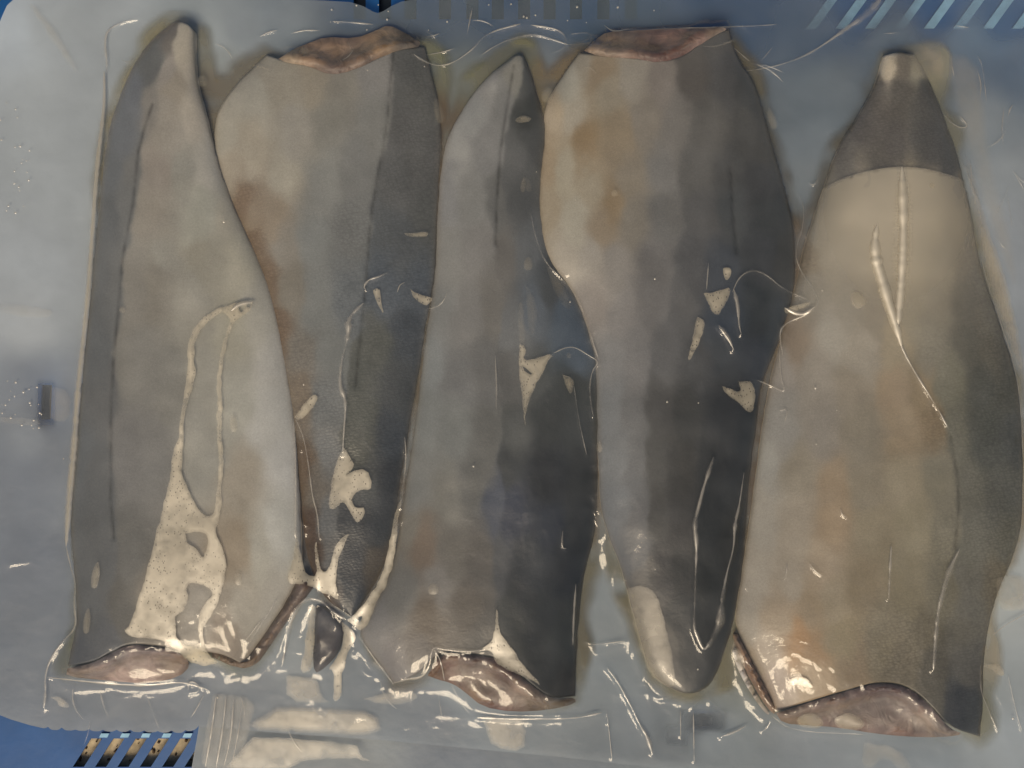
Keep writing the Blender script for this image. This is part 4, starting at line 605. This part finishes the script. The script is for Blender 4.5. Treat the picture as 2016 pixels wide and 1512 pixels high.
for q in ([(150,1325),(215,1292),(255,1272),(320,1280),(370,1308),(350,1332),(290,1342),(210,1336)], [(575,105),(605,90),(640,76),(700,80),(765,52),(800,70),(770,100),(700,134),(650,144),(600,126)], [(870,1290),(930,1294),(985,1302),(1050,1356),(1120,1380),(1080,1392),(1010,1396),(950,1388),(915,1360)],
          [(1180,80),(1250,64),(1410,54),(1380,84),(1345,110),(1300,120),(1250,112),(1180,106)], [(1560,1410),(1680,1364),(1785,1356),(1825,1390),(1865,1438),(1780,1444),(1650,1428)]): film_patch(q, paleness=.20, soft=16, mat=M_SHEEN, name='film_haze')
film_patch([(1898,300),(1915,330),(1938,430),(1972,520),(1996,610),(2014,700),(2020,760),(2006,740),(1985,670),(1962,600),(1940,540),(1926,470),(1912,400)], paleness=.8, soft=8, mat=M_SHEEN)
film_patch([(1860,100),(1925,110),(1940,190),(1950,300),(1985,430),(2010,560),(1990,560),(1958,470),(1930,400),(1915,330),(1890,250),(1868,170)], paleness=.32, soft=16, mat=M_SHEEN)
film_patch([(1780,112),(1800,92),(1830,84),(1858,98),(1868,125),(1862,150),(1838,160),(1815,158),(1795,150)], paleness=.55, soft=16, mat=M_SHEEN)
for c in CR: crease_or_glint(c, .72)
for q in ([(1035,560),(1060,600),(1052,670),(1038,640)], [(1075,520),(1100,540),(1128,600),(1112,612),(1085,560)], [(1032,350),(1044,352),(1048,380),(1036,378)], [(1020,600),(1030,590),(1035,700),(1022,690)]): film_patch(q, paleness=.3, soft=9, mat=M_SHEEN)
film_patch([(-10,596),(60,600),(110,612),(90,628),(30,622),(-10,616)], paleness=.35, soft=12, mat=M_SHEEN)
for q in ([(100,760),(140,770),(138,832),(100,830),(96,800)], [(0,820),(80,826),(80,838),(0,834)], [(1700,1462),(1765,1470),(1800,1512),(1780,1520),(1740,1490),(1720,1512),(1695,1512)]): film_patch(q, paleness=.35, soft=9, mat=M_SHEEN)
rs = np.random.RandomState(5)
for k in range(34):                                  # short tension lines running off the fillets into the margins
    x, y, a = [(rs.uniform(420, 1560), rs.uniform(38, 130), rs.uniform(-.5, .5)), (rs.uniform(1850, 2000), rs.uniform(120, 700), rs.uniform(1.0, 2.0)), (rs.uniform(100, 1900), rs.uniform(1335, 1440), rs.uniform(.9, 2.2))][k % 3]
    l = rs.uniform(25, 75); b = rs.uniform(-.6, .6)
    crease_or_glint([(x+math.cos(a+b*t)*l*t, y+math.sin(a+b*t)*l*t, 2.2+2.2*math.sin(3.1*t)) for t in (0, .25, .5, .75, 1)], rs.uniform(.25, .7))
vs, fs = [], []
for k in range(90):                                  # fine droplets and grit on the film
    x, y = [(rs.uniform(0, 60), rs.uniform(200, 420)), (rs.uniform(0, 90), rs.uniform(740, 850)), (rs.uniform(650, 1300), rs.uniform(5, 60)), (rs.uniform(100, 2000), rs.uniform(60, 1450))][k % 4]
    r = rs.uniform(.8, 2.6); z_ = float(film(x, y))+.0009; b0 = len(vs); c_ = W3(x, y, z_); r *= S
    vs += [tuple(c_+np.array([r*math.cos(t), r*math.sin(t), 0])) for t in np.linspace(0, 2*math.pi, 6, endpoint=False)]+[tuple(c_+np.array([0, 0, r*.7]))]
    fs += [(b0+i, b0+(i+1) % 6, b0+6) for i in range(6)]
dr = mesh('droplets', vs, fs, M_CREASE, bag, dict(paleness=np.full(len(vs), .8))); dr['kind'] = 'stuff'
for (x, y, a, b, r, l) in [(460,835,8,18,-.1,.5),(188,1135,8,27,.15,.8),(171,1225,7,26,.1,.7),(1690,590,15,19,-.5,.9),(398,160,11,12,0,.7),(1210,380,7,8,0,.6),(853,1160,11,12,0,.4),(1180,880,6,13,0,.5),(240,610,6,7,0,.6),(1835,365,6,6,0,.8),(1595,1420,27,15,.1,.8),(1672,1422,30,16,.1,.8),(1120,700,5,6,0,.3),(1078,188,12,16,.2,.6),(864,220,9,26,-.2,.4),(1030,235,16,7,-.1,.8),(1520,235,8,22,-.3,.6),(1455,1300,10,24,-.3,.7),(1030,365,5,16,.1,.4),(1040,520,9,14,0,.4),(470,1140,8,14,0,.35),(600,100,9,8,0,.5)]:
    film_patch(oval(x, y, a, b, r), paleness=l, soft=1, mat=M_BUBBLE, step=5, name='air_bubble', bulge=.0004)
